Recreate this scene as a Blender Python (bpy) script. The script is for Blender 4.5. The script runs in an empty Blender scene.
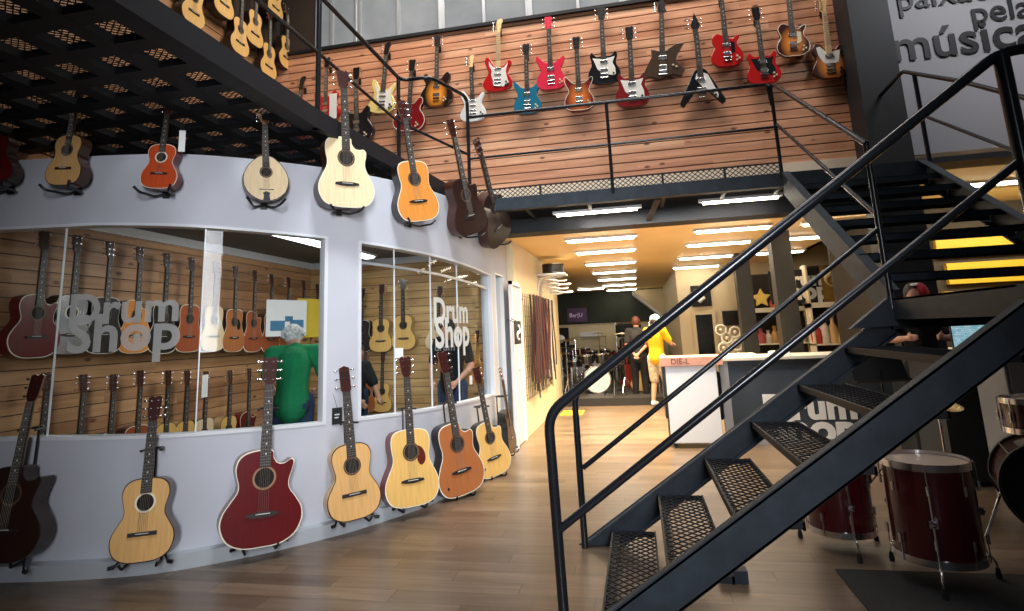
import bpy, bmesh, math, random
from mathutils import Vector, Matrix
import numpy as np

# ------------------------------------------------------------------ camera, world, lights, exposure
SC = bpy.context.scene
COL = SC.collection
F_PX, PPX, PPY, EYE = 588.6, 512.0, 225.0, 1.5
PITCH, YAW, ROLL = (math.radians(a) for a in (10.4375, 11.389, -2.54))
_Rz = Matrix.Rotation(YAW, 3, 'Z'); _Rx = Matrix.Rotation(PITCH, 3, 'X')
_B = _Rz @ _Rx
_r0, _f0, _u0 = _B.col[0].copy(), _B.col[1].copy(), _B.col[2].copy()
CAM_R = _r0*math.cos(ROLL) + _u0*math.sin(ROLL)
CAM_U = -_r0*math.sin(ROLL) + _u0*math.cos(ROLL)
CAM_F = _f0
cam = bpy.data.cameras.new('camera'); camo = bpy.data.objects.new('camera', cam); COL.objects.link(camo)
m = Matrix((( CAM_R.x, CAM_U.x, -CAM_F.x, 0), (CAM_R.y, CAM_U.y, -CAM_F.y, 0), (CAM_R.z, CAM_U.z, -CAM_F.z, EYE), (0, 0, 0, 1)))
camo.matrix_world = m
cam.sensor_fit = 'HORIZONTAL'; cam.sensor_width = 36.0
cam.lens = F_PX*36.0/1024.0
cam.shift_x = 0.0
cam.shift_y = -(305.5 - PPY)/1024.0          # the photograph is a 4:3 frame cropped at the top
cam.clip_start = 0.05; cam.clip_end = 200
SC.camera = camo

SC.view_settings.view_transform = 'Standard'; SC.view_settings.look = 'None'
SC.view_settings.gamma = 1.0; SC.view_settings.exposure = -0.06
SC.view_settings.use_curve_mapping = False
world = bpy.data.worlds.new('world'); SC.world = world; world.use_nodes = True
bg = world.node_tree.nodes['Background']; bg.inputs['Color'].default_value = (0.62, 0.72, 0.9, 1); bg.inputs['Strength'].default_value = 0.032

def area(name, loc, target, sx, sy, power, color, spread=180):
    l = bpy.data.lights.new(name, 'AREA'); l.shape = 'RECTANGLE'; l.size = sx; l.size_y = sy; l.energy = power; l.color = color
    l.spread = math.radians(spread)
    o = bpy.data.objects.new(name, l); COL.objects.link(o); o.location = loc
    o.rotation_euler = (Vector(target)-Vector(loc)).to_track_quat('-Z', 'Y').to_euler()
    return o
# shopfront daylight behind the photographer, hall lamps high up, back-room tubes
area('shopfront_daylight', (0.7, -1.8, 2.6), (-1.75, 5.4, 1.9), 0.9, 2.4, 76, (0.92, 0.95, 1.0), 62)
area('hall_lamp', (-0.6, 6.2, 9.0), (-0.8, 7.9, 4.2), 5.5, 0.9, 270, (1.0, 0.92, 0.85), 130)
area('hall_lamp', (-0.6, 2.4, 7.2), (-1.6, 5.6, 1.3), 1.4, 1.4, 70, (0.92, 0.96, 1.0), 70)
area('guitar_room_lamp', (-3.7, 6.2, 2.72), (-4.3, 6.2, 0.8), 0.3, 2.6, 45, (1.0, 0.95, 0.86), 170)
area('back_room_lamp', (-0.1, 9.9, 2.72), (-0.1, 9.9, 0), 2.6, 5.2, 560, (1.0, 0.80, 0.50), 105)
area('right_back_fill', (5.6, 9.6, 3.2), (5.6, 10.6, 1.5), 2.5, 0.8, 90, (1.0, 0.88, 0.6), 170)  # unseen fill light, added to brighten the yellow boards
area('balcony_lamp', (0.5, 7.25, 2.90), (0.6, 8.2, 0.4), 2.2, 0.1, 32, (1.0, 0.96, 0.9), 160)
area('upper_side_lamp', (-2.6, 6.2, 7.2), (-5.2, 6.6, 5.2), 1.6, 1.0, 34, (1.0, 0.9, 0.76), 150)
area('text_wall_lamp', (4.6, 5.6, 6.6), (4.4, 7.9, 4.2), 1.6, 0.6, 42, (0.95, 0.96, 1.0), 150)

def ray(px, py):
    d = CAM_R*((px-PPX)/F_PX) - CAM_U*((py-PPY)/F_PX) + CAM_F
    return d
def at(px, py, X=None, Y=None, Z=None, N=None, P=None):
    """world point that a photograph pixel meets on a real plane of the place"""
    d = ray(px, py); o = Vector((0, 0, EYE))
    if N is not None: t = (Vector(P)-o).dot(N)/d.dot(N)
    elif X is not None: t = X/d.x
    elif Y is not None: t = Y/d.y
    else: t = (Z-EYE)/d.z
    return o + d*t

# ------------------------------------------------------------------ materials
MATS = {}
def mat(name, col, rough=0.5, metal=0.0, spec=0.5, var=0.0, scale=6.0, stretch=(1, 1, 1), emit=None, estr=0.0, bump=0.0, coat=0.0):
    if name in MATS: return MATS[name]
    m = bpy.data.materials.new(name); m.use_nodes = True; nt = m.node_tree; b = nt.nodes['Principled BSDF']
    b.inputs['Base Color'].default_value = (*col, 1); b.inputs['Roughness'].default_value = rough
    b.inputs['Metallic'].default_value = metal; b.inputs['Specular IOR Level'].default_value = spec
    b.inputs['Coat Weight'].default_value = coat; b.inputs['Coat Roughness'].default_value = 0.08
    if emit: b.inputs['Emission Color'].default_value = (*emit, 1); b.inputs['Emission Strength'].default_value = estr
    if var or bump:
        tc = nt.nodes.new('ShaderNodeTexCoord'); mp = nt.nodes.new('ShaderNodeMapping'); mp.inputs['Scale'].default_value = stretch
        nz = nt.nodes.new('ShaderNodeTexNoise'); nz.inputs['Scale'].default_value = scale; nz.inputs['Detail'].default_value = 6
        nt.links.new(tc.outputs['Object'], mp.inputs[0]); nt.links.new(mp.outputs[0], nz.inputs['Vector'])
        if var:
            cr = nt.nodes.new('ShaderNodeValToRGB')
            cr.color_ramp.elements[0].position = 0.3; cr.color_ramp.elements[1].position = 0.7
            cr.color_ramp.elements[0].color = (*[c*(1-var) for c in col], 1); cr.color_ramp.elements[1].color = (*[min(1, c*(1+var)) for c in col], 1)
            nt.links.new(nz.outputs['Fac'], cr.inputs[0]); nt.links.new(cr.outputs[0], b.inputs['Base Color'])
        if bump:
            bp = nt.nodes.new('ShaderNodeBump'); bp.inputs['Strength'].default_value = bump; bp.inputs['Distance'].default_value = 0.01
            nt.links.new(nz.outputs['Fac'], bp.inputs['Height']); nt.links.new(bp.outputs[0], b.inputs['Normal'])
    MATS[name] = m; return m

def burst(name, inner, outer, cx=0.0, cz=0.15, r0=0.07, r1=0.2):
    """sunburst lacquer: light centre, dark rim (a painted finish of the instrument itself)"""
    if name in MATS: return MATS[name]
    m = bpy.data.materials.new(name); m.use_nodes = True; nt = m.node_tree; b = nt.nodes['Principled BSDF']
    tc = nt.nodes.new('ShaderNodeTexCoord'); mp = nt.nodes.new('ShaderNodeMapping'); mp.inputs['Location'].default_value = (-cx, 0, -cz)
    ln = nt.nodes.new('ShaderNodeVectorMath'); ln.operation = 'LENGTH'
    mul = nt.nodes.new('ShaderNodeVectorMath'); mul.operation = 'MULTIPLY'; mul.inputs[1].default_value = (1.25, 0, 0.85)
    cr = nt.nodes.new('ShaderNodeValToRGB'); mr = nt.nodes.new('ShaderNodeMapRange'); mr.inputs[1].default_value = r0; mr.inputs[2].default_value = r1
    cr.color_ramp.elements[0].color = (*inner, 1); cr.color_ramp.elements[1].color = (*outer, 1)
    nt.links.new(tc.outputs['Object'], mp.inputs[0]); nt.links.new(mp.outputs[0], mul.inputs[0]); nt.links.new(mul.outputs[0], ln.inputs[0])
    nt.links.new(ln.outputs['Value'], mr.inputs[0]); nt.links.new(mr.outputs[0], cr.inputs[0]); nt.links.new(cr.outputs[0], b.inputs['Base Color'])
    b.inputs['Roughness'].default_value = 0.25; b.inputs['Coat Weight'].default_value = 0.3
    MATS[name] = m; return m

def planks(name, cols, axis, pitch, length, rough, groove, gcol, lenaxis, nscale=(1, 1, 1), knots=True, pitch2=None, spec=0.4):
    """boards of width `pitch` stacked along `axis`, cut to `length` along lenaxis; each board its own tone"""
    m = bpy.data.materials.new(name); m.use_nodes = True; nt = m.node_tree; N = nt.nodes; L = nt.links; b = N['Principled BSDF']
    def math_(op, a, bb=None, c=None):
        n = N.new('ShaderNodeMath'); n.operation = op
        for i, v in enumerate((a, bb, c)):
            if v is None: continue
            if isinstance(v, (int, float)): n.inputs[i].default_value = v
            else: L.new(v, n.inputs[i])
        return n.outputs[0]
    tc = N.new('ShaderNodeTexCoord'); sp = N.new('ShaderNodeSeparateXYZ'); L.new(tc.outputs['Object'], sp.inputs[0])
    u = math_('DIVIDE', sp.outputs[axis], pitch); fu = math_('FLOOR', u); fr = math_('FRACT', u)
    off = math_('MULTIPLY', fu, 0.377)
    v = math_('ADD', math_('DIVIDE', sp.outputs[lenaxis], length), off); fv = math_('FLOOR', v); frv = math_('FRACT', v)
    cb = N.new('ShaderNodeCombineXYZ'); L.new(fu, cb.inputs[0]); L.new(fv, cb.inputs[1])
    wn = N.new('ShaderNodeTexWhiteNoise'); L.new(cb.outputs[0], wn.inputs['Vector'])
    cr = N.new('ShaderNodeValToRGB'); L.new(wn.outputs['Value'], cr.inputs[0])
    el = cr.color_ramp.elements
    while len(el) < len(cols): el.new(0.5)
    for i, c in enumerate(cols): el[i].position = i/(len(cols)-1); el[i].color = (*c, 1)
    mp = N.new('ShaderNodeMapping'); mp.inputs['Scale'].default_value = nscale; L.new(tc.outputs['Object'], mp.inputs[0])
    ad = N.new('ShaderNodeVectorMath'); ad.operation = 'ADD'; L.new(mp.outputs[0], ad.inputs[0]); 
    sc_ = N.new('ShaderNodeVectorMath'); sc_.operation = 'SCALE'; sc_.inputs['Scale'].default_value = 7.3; L.new(cb.outputs[0], sc_.inputs[0]); L.new(sc_.outputs[0], ad.inputs[1])
    nz = N.new('ShaderNodeTexNoise'); nz.inputs['Scale'].default_value = 1.0; nz.inputs['Detail'].default_value = 8; nz.inputs['Distortion'].default_value = 0.6; L.new(ad.outputs[0], nz.inputs['Vector'])
    g = N.new('ShaderNodeValToRGB'); g.color_ramp.elements[0].position = 0.3; g.color_ramp.elements[1].position = 0.72
    g.color_ramp.elements[0].color = (0.62, 0.52, 0.44, 1); g.color_ramp.elements[1].color = (1.18, 1.16, 1.12, 1); L.new(nz.outputs['Fac'], g.inputs[0])
    mx = N.new('ShaderNodeMix'); mx.data_type = 'RGBA'; mx.blend_type = 'MULTIPLY'; mx.inputs['Factor'].default_value = 0.75
    L.new(cr.outputs[0], mx.inputs['A']); L.new(g.outputs[0], mx.inputs['B']); out = mx.outputs['Result']
    if knots:
        vo = N.new('ShaderNodeTexVoronoi'); vo.inputs['Scale'].default_value = 1.0
        mp2 = N.new('ShaderNodeMapping'); s = [5.5, 5.5, 5.5]; s[lenaxis] = 2.6; mp2.inputs['Scale'].default_value = s
        L.new(tc.outputs['Object'], mp2.inputs[0]); L.new(mp2.outputs[0], vo.inputs['Vector'])
        k = N.new('ShaderNodeMapRange'); k.inputs[1].default_value = 0.06; k.inputs[2].default_value = 0.14; L.new(vo.outputs['Distance'], k.inputs[0])
        mk = N.new('ShaderNodeMix'); mk.data_type = 'RGBA'; mk.inputs['A'].default_value = (0.16, 0.06, 0.03, 1); L.new(k.outputs[0], mk.inputs['Factor']); L.new(out, mk.inputs['B']); out = mk.outputs['Result']
    if groove:
        e = math_('LESS_THAN', math_('ABSOLUTE', math_('SUBTRACT', fr, 0.5)), 0.5-groove)
        e2 = math_('LESS_THAN', math_('ABSOLUTE', math_('SUBTRACT', frv, 0.5)), 0.5-0.0015/length*1.5)
        e = math_('MULTIPLY', e, e2)
        mg = N.new('ShaderNodeMix'); mg.data_type = 'RGBA'; mg.inputs['A'].default_value = (*gcol, 1); L.new(e, mg.inputs['Factor']); L.new(out, mg.inputs['B']); out = mg.outputs['Result']
    L.new(out, b.inputs['Base Color']); b.inputs['Roughness'].default_value = rough; b.inputs['Specular IOR Level'].default_value = spec
    MATS[name] = m; return m

def see_through(name, col, fac, gloss=0.05, tint=(1, 1, 1)):
    """fac = share of a diffuse film, the rest clear glass with a faint reflection"""
    m = bpy.data.materials.new(name); m.use_nodes = True; nt = m.node_tree; N = nt.nodes; L = nt.links
    N.remove(N['Principled BSDF']); out = N['Material Output']
    tr = N.new('ShaderNodeBsdfTransparent'); tr.inputs[0].default_value = (*tint, 1)
    gl = N.new('ShaderNodeBsdfGlossy'); gl.inputs['Roughness'].default_value = 0.02
    a = N.new('ShaderNodeMixShader'); lw = N.new('ShaderNodeFresnel'); lw.inputs['IOR'].default_value = 1.0+gloss*6
    gm = N.new('ShaderNodeNewGeometry'); fm = N.new('ShaderNodeMath'); fm.operation = 'MULTIPLY'; inv = N.new('ShaderNodeMath'); inv.operation = 'SUBTRACT'; inv.inputs[0].default_value = 1.0; L.new(gm.outputs['Backfacing'], inv.inputs[1]); L.new(lw.outputs[0], fm.inputs[0]); L.new(inv.outputs[0], fm.inputs[1])
    L.new(fm.outputs[0], a.inputs[0]); L.new(tr.outputs[0], a.inputs[1]); L.new(gl.outputs[0], a.inputs[2]); last = a.outputs[0]
    if fac:
        df = N.new('ShaderNodeBsdfDiffuse'); df.inputs[0].default_value = (*col, 1); tl = N.new('ShaderNodeBsdfTranslucent'); tl.inputs[0].default_value = (*col, 1)
        ad = N.new('ShaderNodeMixShader'); ad.inputs[0].default_value = 0.4; L.new(df.outputs[0], ad.inputs[1]); L.new(tl.outputs[0], ad.inputs[2])
        bmx = N.new('ShaderNodeMixShader'); bmx.inputs[0].default_value = fac; L.new(last, bmx.inputs[1]); L.new(ad.outputs[0], bmx.inputs[2]); last = bmx.outputs[0]
    L.new(last, out.inputs[0]); MATS[name] = m; return m

STEEL = mat('painted_steel', (0.024, 0.032, 0.042), 0.55, 0.0, 0.25, var=0.25, scale=9)
STEEL_D = mat('black_steel', (0.012, 0.013, 0.016), 0.55, 0.0, 0.25)
TUBE = mat('tube_steel', (0.016, 0.018, 0.022), 0.22, 0.4, 0.7)
BLACK = mat('black_plastic', (0.010, 0.010, 0.011), 0.4)
BLACKM = mat('black_matte', (0.008, 0.008, 0.009), 0.8)
CHROME = mat('chrome', (0.72, 0.72, 0.74), 0.16, 1.0)
WHITE = mat('white_paint', (0.74, 0.75, 0.78), 0.5)
WALLG = mat('grey_wall_paint', (0.50, 0.51, 0.56), 0.62, var=0.05, scale=2.2)
PLINTH = mat('plinth_paint', (0.42, 0.45, 0.48), 0.45, var=0.06, scale=3)
CREAM = mat('cream_paint', (0.66, 0.56, 0.36), 0.6, var=0.04, scale=2)
CEILY = mat('ceiling_cream', (0.86, 0.62, 0.28), 0.55, var=0.03, scale=1.5)
GREEND = mat('dark_green_paint', (0.020, 0.026, 0.016), 0.7, var=0.3, scale=2)
YELLOW = mat('yellow_paint', (0.72, 0.46, 0.03), 0.5)
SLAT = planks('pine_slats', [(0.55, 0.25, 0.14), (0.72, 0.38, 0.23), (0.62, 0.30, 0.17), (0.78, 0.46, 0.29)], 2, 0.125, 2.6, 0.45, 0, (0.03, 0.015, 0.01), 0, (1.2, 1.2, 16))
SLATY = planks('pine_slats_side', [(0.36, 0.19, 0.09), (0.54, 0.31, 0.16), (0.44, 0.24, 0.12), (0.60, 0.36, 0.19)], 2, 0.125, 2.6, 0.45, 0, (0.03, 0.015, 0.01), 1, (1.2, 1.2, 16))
FLOOR = planks('floor_boards', [(0.105, 0.074, 0.050), (0.160, 0.116, 0.080), (0.13, 0.092, 0.064), (0.19, 0.14, 0.098)], 1, 0.16, 1.2, 0.32, 0.012, (0.04, 0.028, 0.02), 0, (1.6, 14, 1), knots=False, spec=0.5)
BACKFLOOR = planks('light_laminate', [(0.60, 0.42, 0.20), (0.68, 0.49, 0.25), (0.63, 0.45, 0.22)], 1, 0.2, 1.3, 0.3, 0.006, (0.3, 0.2, 0.1), 0, (1.5, 10, 1), knots=False, spec=0.5)
GLASS = see_through('window_glass', (1, 1, 1), 0, 0.04, (0.93, 0.96, 0.97))
FROST = see_through('frosted_film', (0.62, 0.62, 0.62), 0.72, 0.05)
FROSTW = see_through('white_film', (0.92, 0.92, 0.88), 0.9, 0.05)
LAMP_W = mat('tube_light', (1, 1, 1), 0.5, emit=(1.0, 0.90, 0.72), estr=22.0)
LAMP_C = mat('tube_light_cool', (1, 1, 1), 0.5, emit=(0.95, 0.98, 1.0), estr=9.0)
UPGLASS = mat('clerestory_glass', (0.16, 0.17, 0.18), 0.5, 0.0, 0.2, var=0.35, scale=1.4, emit=(0.55, 0.62, 0.68), estr=0.16)
ALU = mat('aluminium', (0.55, 0.57, 0.60), 0.35, 0.6)

# ------------------------------------------------------------------ mesh builder
class MB:
    def __init__(s): s.v = []; s.f = []; s.m = []
    def add(s, vs, fs, m=0):
        n = len(s.v); s.v += [tuple(v) for v in vs]; s.f += [tuple(i+n for i in f) for f in fs]; s.m += [m]*len(fs); return s
    def box(s, x0, x1, y0, y1, z0, z1, m=0):
        return s.add([(x, y, z) for x in (x0, x1) for y in (y0, y1) for z in (z0, z1)],
                     [(0, 1, 3, 2), (4, 6, 7, 5), (0, 4, 5, 1), (2, 3, 7, 6), (0, 2, 6, 4), (1, 5, 7, 3)], m)
    def bar(s, a, b, w, h, up=(0, 0, 1), m=0):
        """rectangular bar from a to b, w across, h along `up`"""
        a = Vector(a); b = Vector(b); d = (b-a).normalized(); up = Vector(up)
        x = d.cross(up)
        if x.length < 1e-4: x = d.cross(Vector((1, 0, 0)))
        x.normalize(); u = x.cross(d).normalized()
        vs = [p + x*(w/2*i) + u*(h/2*j) for p in (a, b) for i in (-1, 1) for j in (-1, 1)]
        return s.add(vs, [(0, 1, 3, 2), (4, 6, 7, 5), (0, 4, 5, 1), (2, 3, 7, 6), (0, 2, 6, 4), (1, 5, 7, 3)], m)
    def tube(s, pts, r, seg=8, m=0, closed=False, caps=True):
        P = [Vector(p) for p in pts]; n = len(P); R = r if isinstance(r, (list, tuple)) else [r]*n
        rings = []; prev = None
        for i in range(n):
            if closed: d = (P[(i+1) % n]-P[i-1])
            else: d = P[min(i+1, n-1)]-P[max(i-1, 0)]
            d.normalize()
            if prev is None:
                x = d.cross(Vector((0, 0, 1)))
                if x.length < 0.1: x = d.cross(Vector((0, 1, 0)))
            else: x = prev - d*prev.dot(d)
            x.normalize(); prev = x; y = d.cross(x)
            rings.append([P[i]+(x*math.cos(2*math.pi*k/seg)+y*math.sin(2*math.pi*k/seg))*R[i] for k in range(seg)])
        vs = [v for g in rings for v in g]; fs = []
        for i in range(n if closed else n-1):
            j = (i+1) % n
            for k in range(seg): fs.append((i*seg+k, i*seg+(k+1) % seg, j*seg+(k+1) % seg, j*seg+k))
        if caps and not closed: fs += [tuple(range(seg))[::-1], tuple((n-1)*seg+k for k in range(seg))]
        return s.add(vs, fs, m)
    def prism(s, poly, y0, y1, m=0, mf=None):
        """polygon in x,z; front face at y0, back at y1"""
        n = len(poly); vs = [(x, y0, z) for x, z in poly]+[(x, y1, z) for x, z in poly]
        s.add(vs, [(i, (i+1) % n, n+(i+1) % n, n+i) for i in range(n)], m)
        s.add([(x, y0, z) for x, z in poly], [tuple(range(n))], m if mf is None else mf)
        return s.add([(x, y1, z) for x, z in poly], [tuple(range(n))[::-1]], m)
    def ball(s, c, r, seg=12, m=0):
        c = Vector(c); r = (r, r, r) if isinstance(r, (int, float)) else r; ns = seg//2+1
        vs = []
        for i in range(ns+1):
            a = math.pi*i/ns
            for k in range(seg):
                b = 2*math.pi*k/seg; vs.append((c.x+r[0]*math.sin(a)*math.cos(b), c.y+r[1]*math.sin(a)*math.sin(b), c.z+r[2]*math.cos(a)))
        return s.add(vs, [(i*seg+k, (i+1)*seg+k, (i+1)*seg+(k+1) % seg, i*seg+(k+1) % seg) for i in range(ns) for k in range(seg)], m)
    def lathe(s, prof, c=(0, 0, 0), axis='Z', seg=32, m=0):
        vs = []
        for r, h in prof:
            for k in range(seg):
                a = 2*math.pi*k/seg; x, y = r*math.cos(a), r*math.sin(a)
                p = (x, y, h) if axis == 'Z' else ((x, h, y) if axis == 'Y' else (h, x, y))
                vs.append((c[0]+p[0], c[1]+p[1], c[2]+p[2]))
        n = len(prof)
        return s.add(vs, [(i*seg+k, i*seg+(k+1) % seg, (i+1)*seg+(k+1) % seg, (i+1)*seg+k) for i in range(n-1) for k in range(seg)], m)
    def build(s, name, mats, parent=None, smooth=True, angle=35, bevel=0, loc=None):
        me = bpy.data.meshes.new(name); me.from_pydata(s.v, [], s.f)
        if not isinstance(mats, (list, tuple)): mats = [mats]
        for mm in mats: me.materials.append(mm)
        me.polygons.foreach_set('material_index', s.m)
        bm = bmesh.new(); bm.from_mesh(me); bmesh.ops.remove_doubles(bm, verts=bm.verts, dist=1e-5)
        bmesh.ops.recalc_face_normals(bm, faces=bm.faces); bm.to_mesh(me); bm.free()
        if smooth:
            me.polygons.foreach_set('use_smooth', [True]*len(me.polygons)); me.set_sharp_from_angle(angle=math.radians(angle))
        o = bpy.data.objects.new(name, me); COL.objects.link(o)
        if parent: o.parent = parent
        if loc: o.location = loc
        if bevel:
            bv = o.modifiers.new('bevel', 'BEVEL'); bv.width = bevel; bv.segments = 2; bv.limit_method = 'ANGLE'
        return o

def tag(o, label=None, cat=None, group=None, kind=None):
    if label: o['label'] = label
    if cat: o['category'] = cat
    if group: o['group'] = group
    if kind: o['kind'] = kind
    return o
def empty(name, loc=(0, 0, 0), rz=0, **k):
    o = bpy.data.objects.new(name, None); COL.objects.link(o); o.location = loc; o.rotation_euler = (0, 0, rz); o.empty_display_size = 0.05
    return tag(o, **k)
def struct(o): o['kind'] = 'structure'; return o
def dup(root):
    def cp(o, par):
        c = o.copy(); COL.objects.link(c)
        if par is not None: c.parent = par
        for ch in list(o.children): cp(ch, c)
        return c
    c = cp(root, None)
    if 'label' in c: del c['label']
    return c
def catmull(pts, n=6, closed=True):
    out = []; N = len(pts); rng = range(N) if closed else range(N-1)
    for i in rng:
        g = lambda k: Vector(pts[k % N]) if closed else Vector(pts[max(0, min(N-1, k))])
        p0, p1, p2, p3 = g(i-1), g(i), g(i+1), g(i+2)
        for k in range(n):
            t = k/n; out.append(0.5*((2*p1)+(p2-p0)*t+(2*p0-5*p1+4*p2-p3)*t*t+(3*p1-p0-3*p2+p3)*t**3))
    if not closed: out.append(Vector(pts[-1]))
    return out
def fillet(pts, r, n=6):
    P = [Vector(p) for p in pts]; out = [P[0]]
    for i in range(1, len(P)-1):
        a = (P[i-1]-P[i]); b = (P[i+1]-P[i]); rr = min(r, a.length*0.45, b.length*0.45)
        A = P[i]+a.normalized()*rr; B = P[i]+b.normalized()*rr
        for k in range(n+1):
            t = k/n; out.append(A*(1-t)**2+P[i]*2*t*(1-t)+B*t*t)
    out.append(P[-1]); return out
def text_mesh(body, size, extrude=0.005, offset=0.0, spacing=1.0, align='LEFT'):
    cu = bpy.data.curves.new('t', 'FONT'); cu.body = body; cu.size = size; cu.extrude = extrude; cu.offset = offset; cu.space_character = spacing; cu.align_x = align
    cu.resolution_u = 4
    o = bpy.data.objects.new('t', cu); COL.objects.link(o); dg = bpy.context.evaluated_depsgraph_get(); dg.update()
    me = bpy.data.meshes.new_from_object(o.evaluated_get(dg)); bpy.data.objects.remove(o); bpy.data.curves.remove(cu)
    return me
def text_obj(name, body, size, mtl, loc, rot, parent=None, **k):
    me = text_mesh(body, size, **k); me.name = name; me.materials.clear(); me.materials.append(mtl)
    o = bpy.data.objects.new(name, me); COL.objects.link(o); o.location = loc; o.rotation_euler = rot
    if parent: o.parent = parent
    return o
# ------------------------------------------------------------------ the setting
DECK_Z = 3.08; YB = 6.76; YW = 7.9; XL = -5.3; CEIL_IN = 2.80; CEIL_B = 2.83
base_pts = [(-7.5, 2.95), (-6.0, 3.22), (-5.1, 3.38), (-4.33, 3.52), (-3.83, 3.61), (-3.345, 3.76), (-2.92, 4.06), (-2.52, 4.47), (-2.24, 4.88), (-2.0, 5.37), (-1.84, 5.90), (-1.74, 6.58), (-1.70, 7.3), (-1.69, 8.3)]
PLC = [Vector((p.x, p.y)) for p in catmull([(x, y, 0) for x, y in base_pts], 8, closed=False)]
def offs(line, d):
    out = []
    for i, p in enumerate(line):
        t = (line[min(i+1, len(line)-1)]-line[max(i-1, 0)]).normalized(); out.append(p + Vector((t.y, -t.x))*d)
    return out
WC = offs(PLC, -0.09)                       # face of the curved wall
SL = [0.0]
for i in range(1, len(WC)): SL.append(SL[-1]+(WC[i]-WC[i-1]).length)
def wpt(s, d=0.0):
    """point, tangent and outward normal on the curved wall at arc length s, d in front of its face"""
    s = max(0, min(SL[-1]-1e-6, s)); i = max(k for k in range(len(SL)) if SL[k] <= s); i = min(i, len(WC)-2)
    t = (s-SL[i])/(SL[i+1]-SL[i]); p = WC[i].lerp(WC[i+1], t)
    T = [(WC[min(k+1, len(WC)-1)]-WC[max(k-1, 0)]).normalized() for k in (i, i+1)]; tg = T[0].lerp(T[1], t).normalized()
    n = Vector((tg.y, -tg.x)); return p+n*d, tg, n
def wall_at(px, py, d=0.0):
    """where a pixel meets the curved wall (or a surface d in front of it): s, z"""
    r = ray(px, py); rd = Vector((r.x, r.y)); best = None
    line = offs(WC, d) if d else WC
    for i in range(len(line)-1):
        a, b = line[i], line[i+1]; e = b-a; den = rd.x*e.y-rd.y*e.x
        if abs(den) < 1e-9: continue
        t = (a.x*e.y-a.y*e.x)/den; u = (a.x*rd.y-a.y*rd.x)/den
        if t > 0 and -1e-6 <= u <= (1+1e-6 if i < len(line)-2 else 30) and (best is None or t < best[0]): best = (t, SL[i]+u*(SL[i+1]-SL[i]))
    return best[1], EYE+r.z*best[0]
def curved(mb, s0, s1, z0, z1, f, b, m=0, n=None):
    """solid strip following the curved wall, its front f and back b measured from the wall face"""
    n = n or max(2, int((s1-s0)/0.08)); zz0 = z0 if callable(z0) else (lambda s: z0); zz1 = z1 if callable(z1) else (lambda s: z1)
    vs = []
    for i in range(n+1):
        s = s0+(s1-s0)*i/n
        for d in (f, b):
            p, _, _ = wpt(s, d)
            vs += [(p.x, p.y, zz0(s)), (p.x, p.y, zz1(s))]
    fs = []
    for i in range(n):
        a = i*4; c = a+4; fs += [(a, c, c+1, a+1), (a+2, a+3, c+3, c+2), (a+1, c+1, c+3, a+3), (a, a+2, c+2, c)]
    fs += [(0, 1, 3, 2), (n*4, n*4+2, n*4+3, n*4+1)]
    return mb.add(vs, fs, m)

# floors
b = MB(); b.box(-8, 9, -4, 24, -0.1, 0); struct(b.build('floor', FLOOR, smooth=False))

# curved guitar-room wall with its two windows
s_w1 = wall_at(327, 330)[0]; s_w2a = wall_at(358, 330)[0]; s_w2b = wall_at(493, 330)[0]; s_w0 = 1.9
s_w3a = wall_at(496.5, 330)[0]; s_w3b = wall_at(505, 330)[0]
sill = lambda s: 0.90 - 0.055*max(0, (s-3.2))/1.9
head = lambda s: 2.47 - 0.10*max(0, (s-3.6))/2.2
WTOP = 3.0
b = MB(); T = -0.14
curved(b, 0, s_w0, 0, WTOP, 0, T); curved(b, s_w1, s_w2a, 0, WTOP, 0, T); curved(b, s_w2b, s_w3a, 0, WTOP, 0, T); curved(b, s_w3b, SL[-1], 0, WTOP, 0, T)
for (a, c) in ((s_w0, s_w1), (s_w2a, s_w2b)):
    curved(b, a, c, 0, sill, 0, T); curved(b, a, c, head, WTOP, 0, T)
curved(b, s_w3a, s_w3b, 2.30, WTOP, 0, T); curved(b, s_w3a, s_w3b, 0, 0.1, 0, T)
struct(b.build('wall_front', WALLG, smooth=True, angle=25))
b = MB(); curved(b, 0, SL[-1], 0, 0.10, 0.09, -0.005); struct(b.build('baseboard_front', PLINTH, angle=25))
def window(name, a, c, joints, zs=None, zh=None):
    zs = zs or sill; zh = zh or head
    fr = MB()
    for (u, v, z0, z1) in ((a, c, zs, lambda s: zs(s)+0.022), (a, c, lambda s: zh(s)-0.022, zh)):
        curved(fr, u, v, z0, z1, 0.006, -0.10)
    for u in (a, c-0.03): curved(fr, u, u+0.03, zs, zh, 0.006, -0.10, n=2)
    o = struct(fr.build(name, mat('window_frame_white', (0.66, 0.67, 0.70), 0.4), angle=25)); js = [a+0.03]+joints+[c-0.03]
    for u, v in zip(js[:-1], js[1:]):
        g = MB(); curved(g, u+0.003, v-0.003, lambda s: zs(s)+0.02, lambda s: zh(s)-0.02, -0.045, -0.053)
        g.build('glass_pane', GLASS, o, angle=25)
    for u in joints:
        g = MB(); curved(g, u-0.004, u+0.004, lambda s: zs(s)+0.02, lambda s: zh(s)-0.02, -0.043, -0.056, n=2)
        g.build('glass_joint', mat('joint_silicone', (0.75, 0.78, 0.8), 0.3), o)
    return o
W1 = window('window_1', s_w0, s_w1, [wall_at(x, 330)[0] for x in (52, 200)])
W2 = window('window_2', s_w2a, s_w2b, [wall_at(x, 330)[0] for x in (398, 435, 462)])
W3 = window('window_3', s_w3a, s_w3b, [], lambda s: 0.1, lambda s: 2.30)
# top rail bar across window 2
g = MB(); curved(g, s_w2a+.03, s_w2b-.03, lambda s: head(s)-0.20, lambda s: head(s)-0.175, -0.035, -0.06); tag(g.build('glass_rail', ALU, W2), None)

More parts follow.
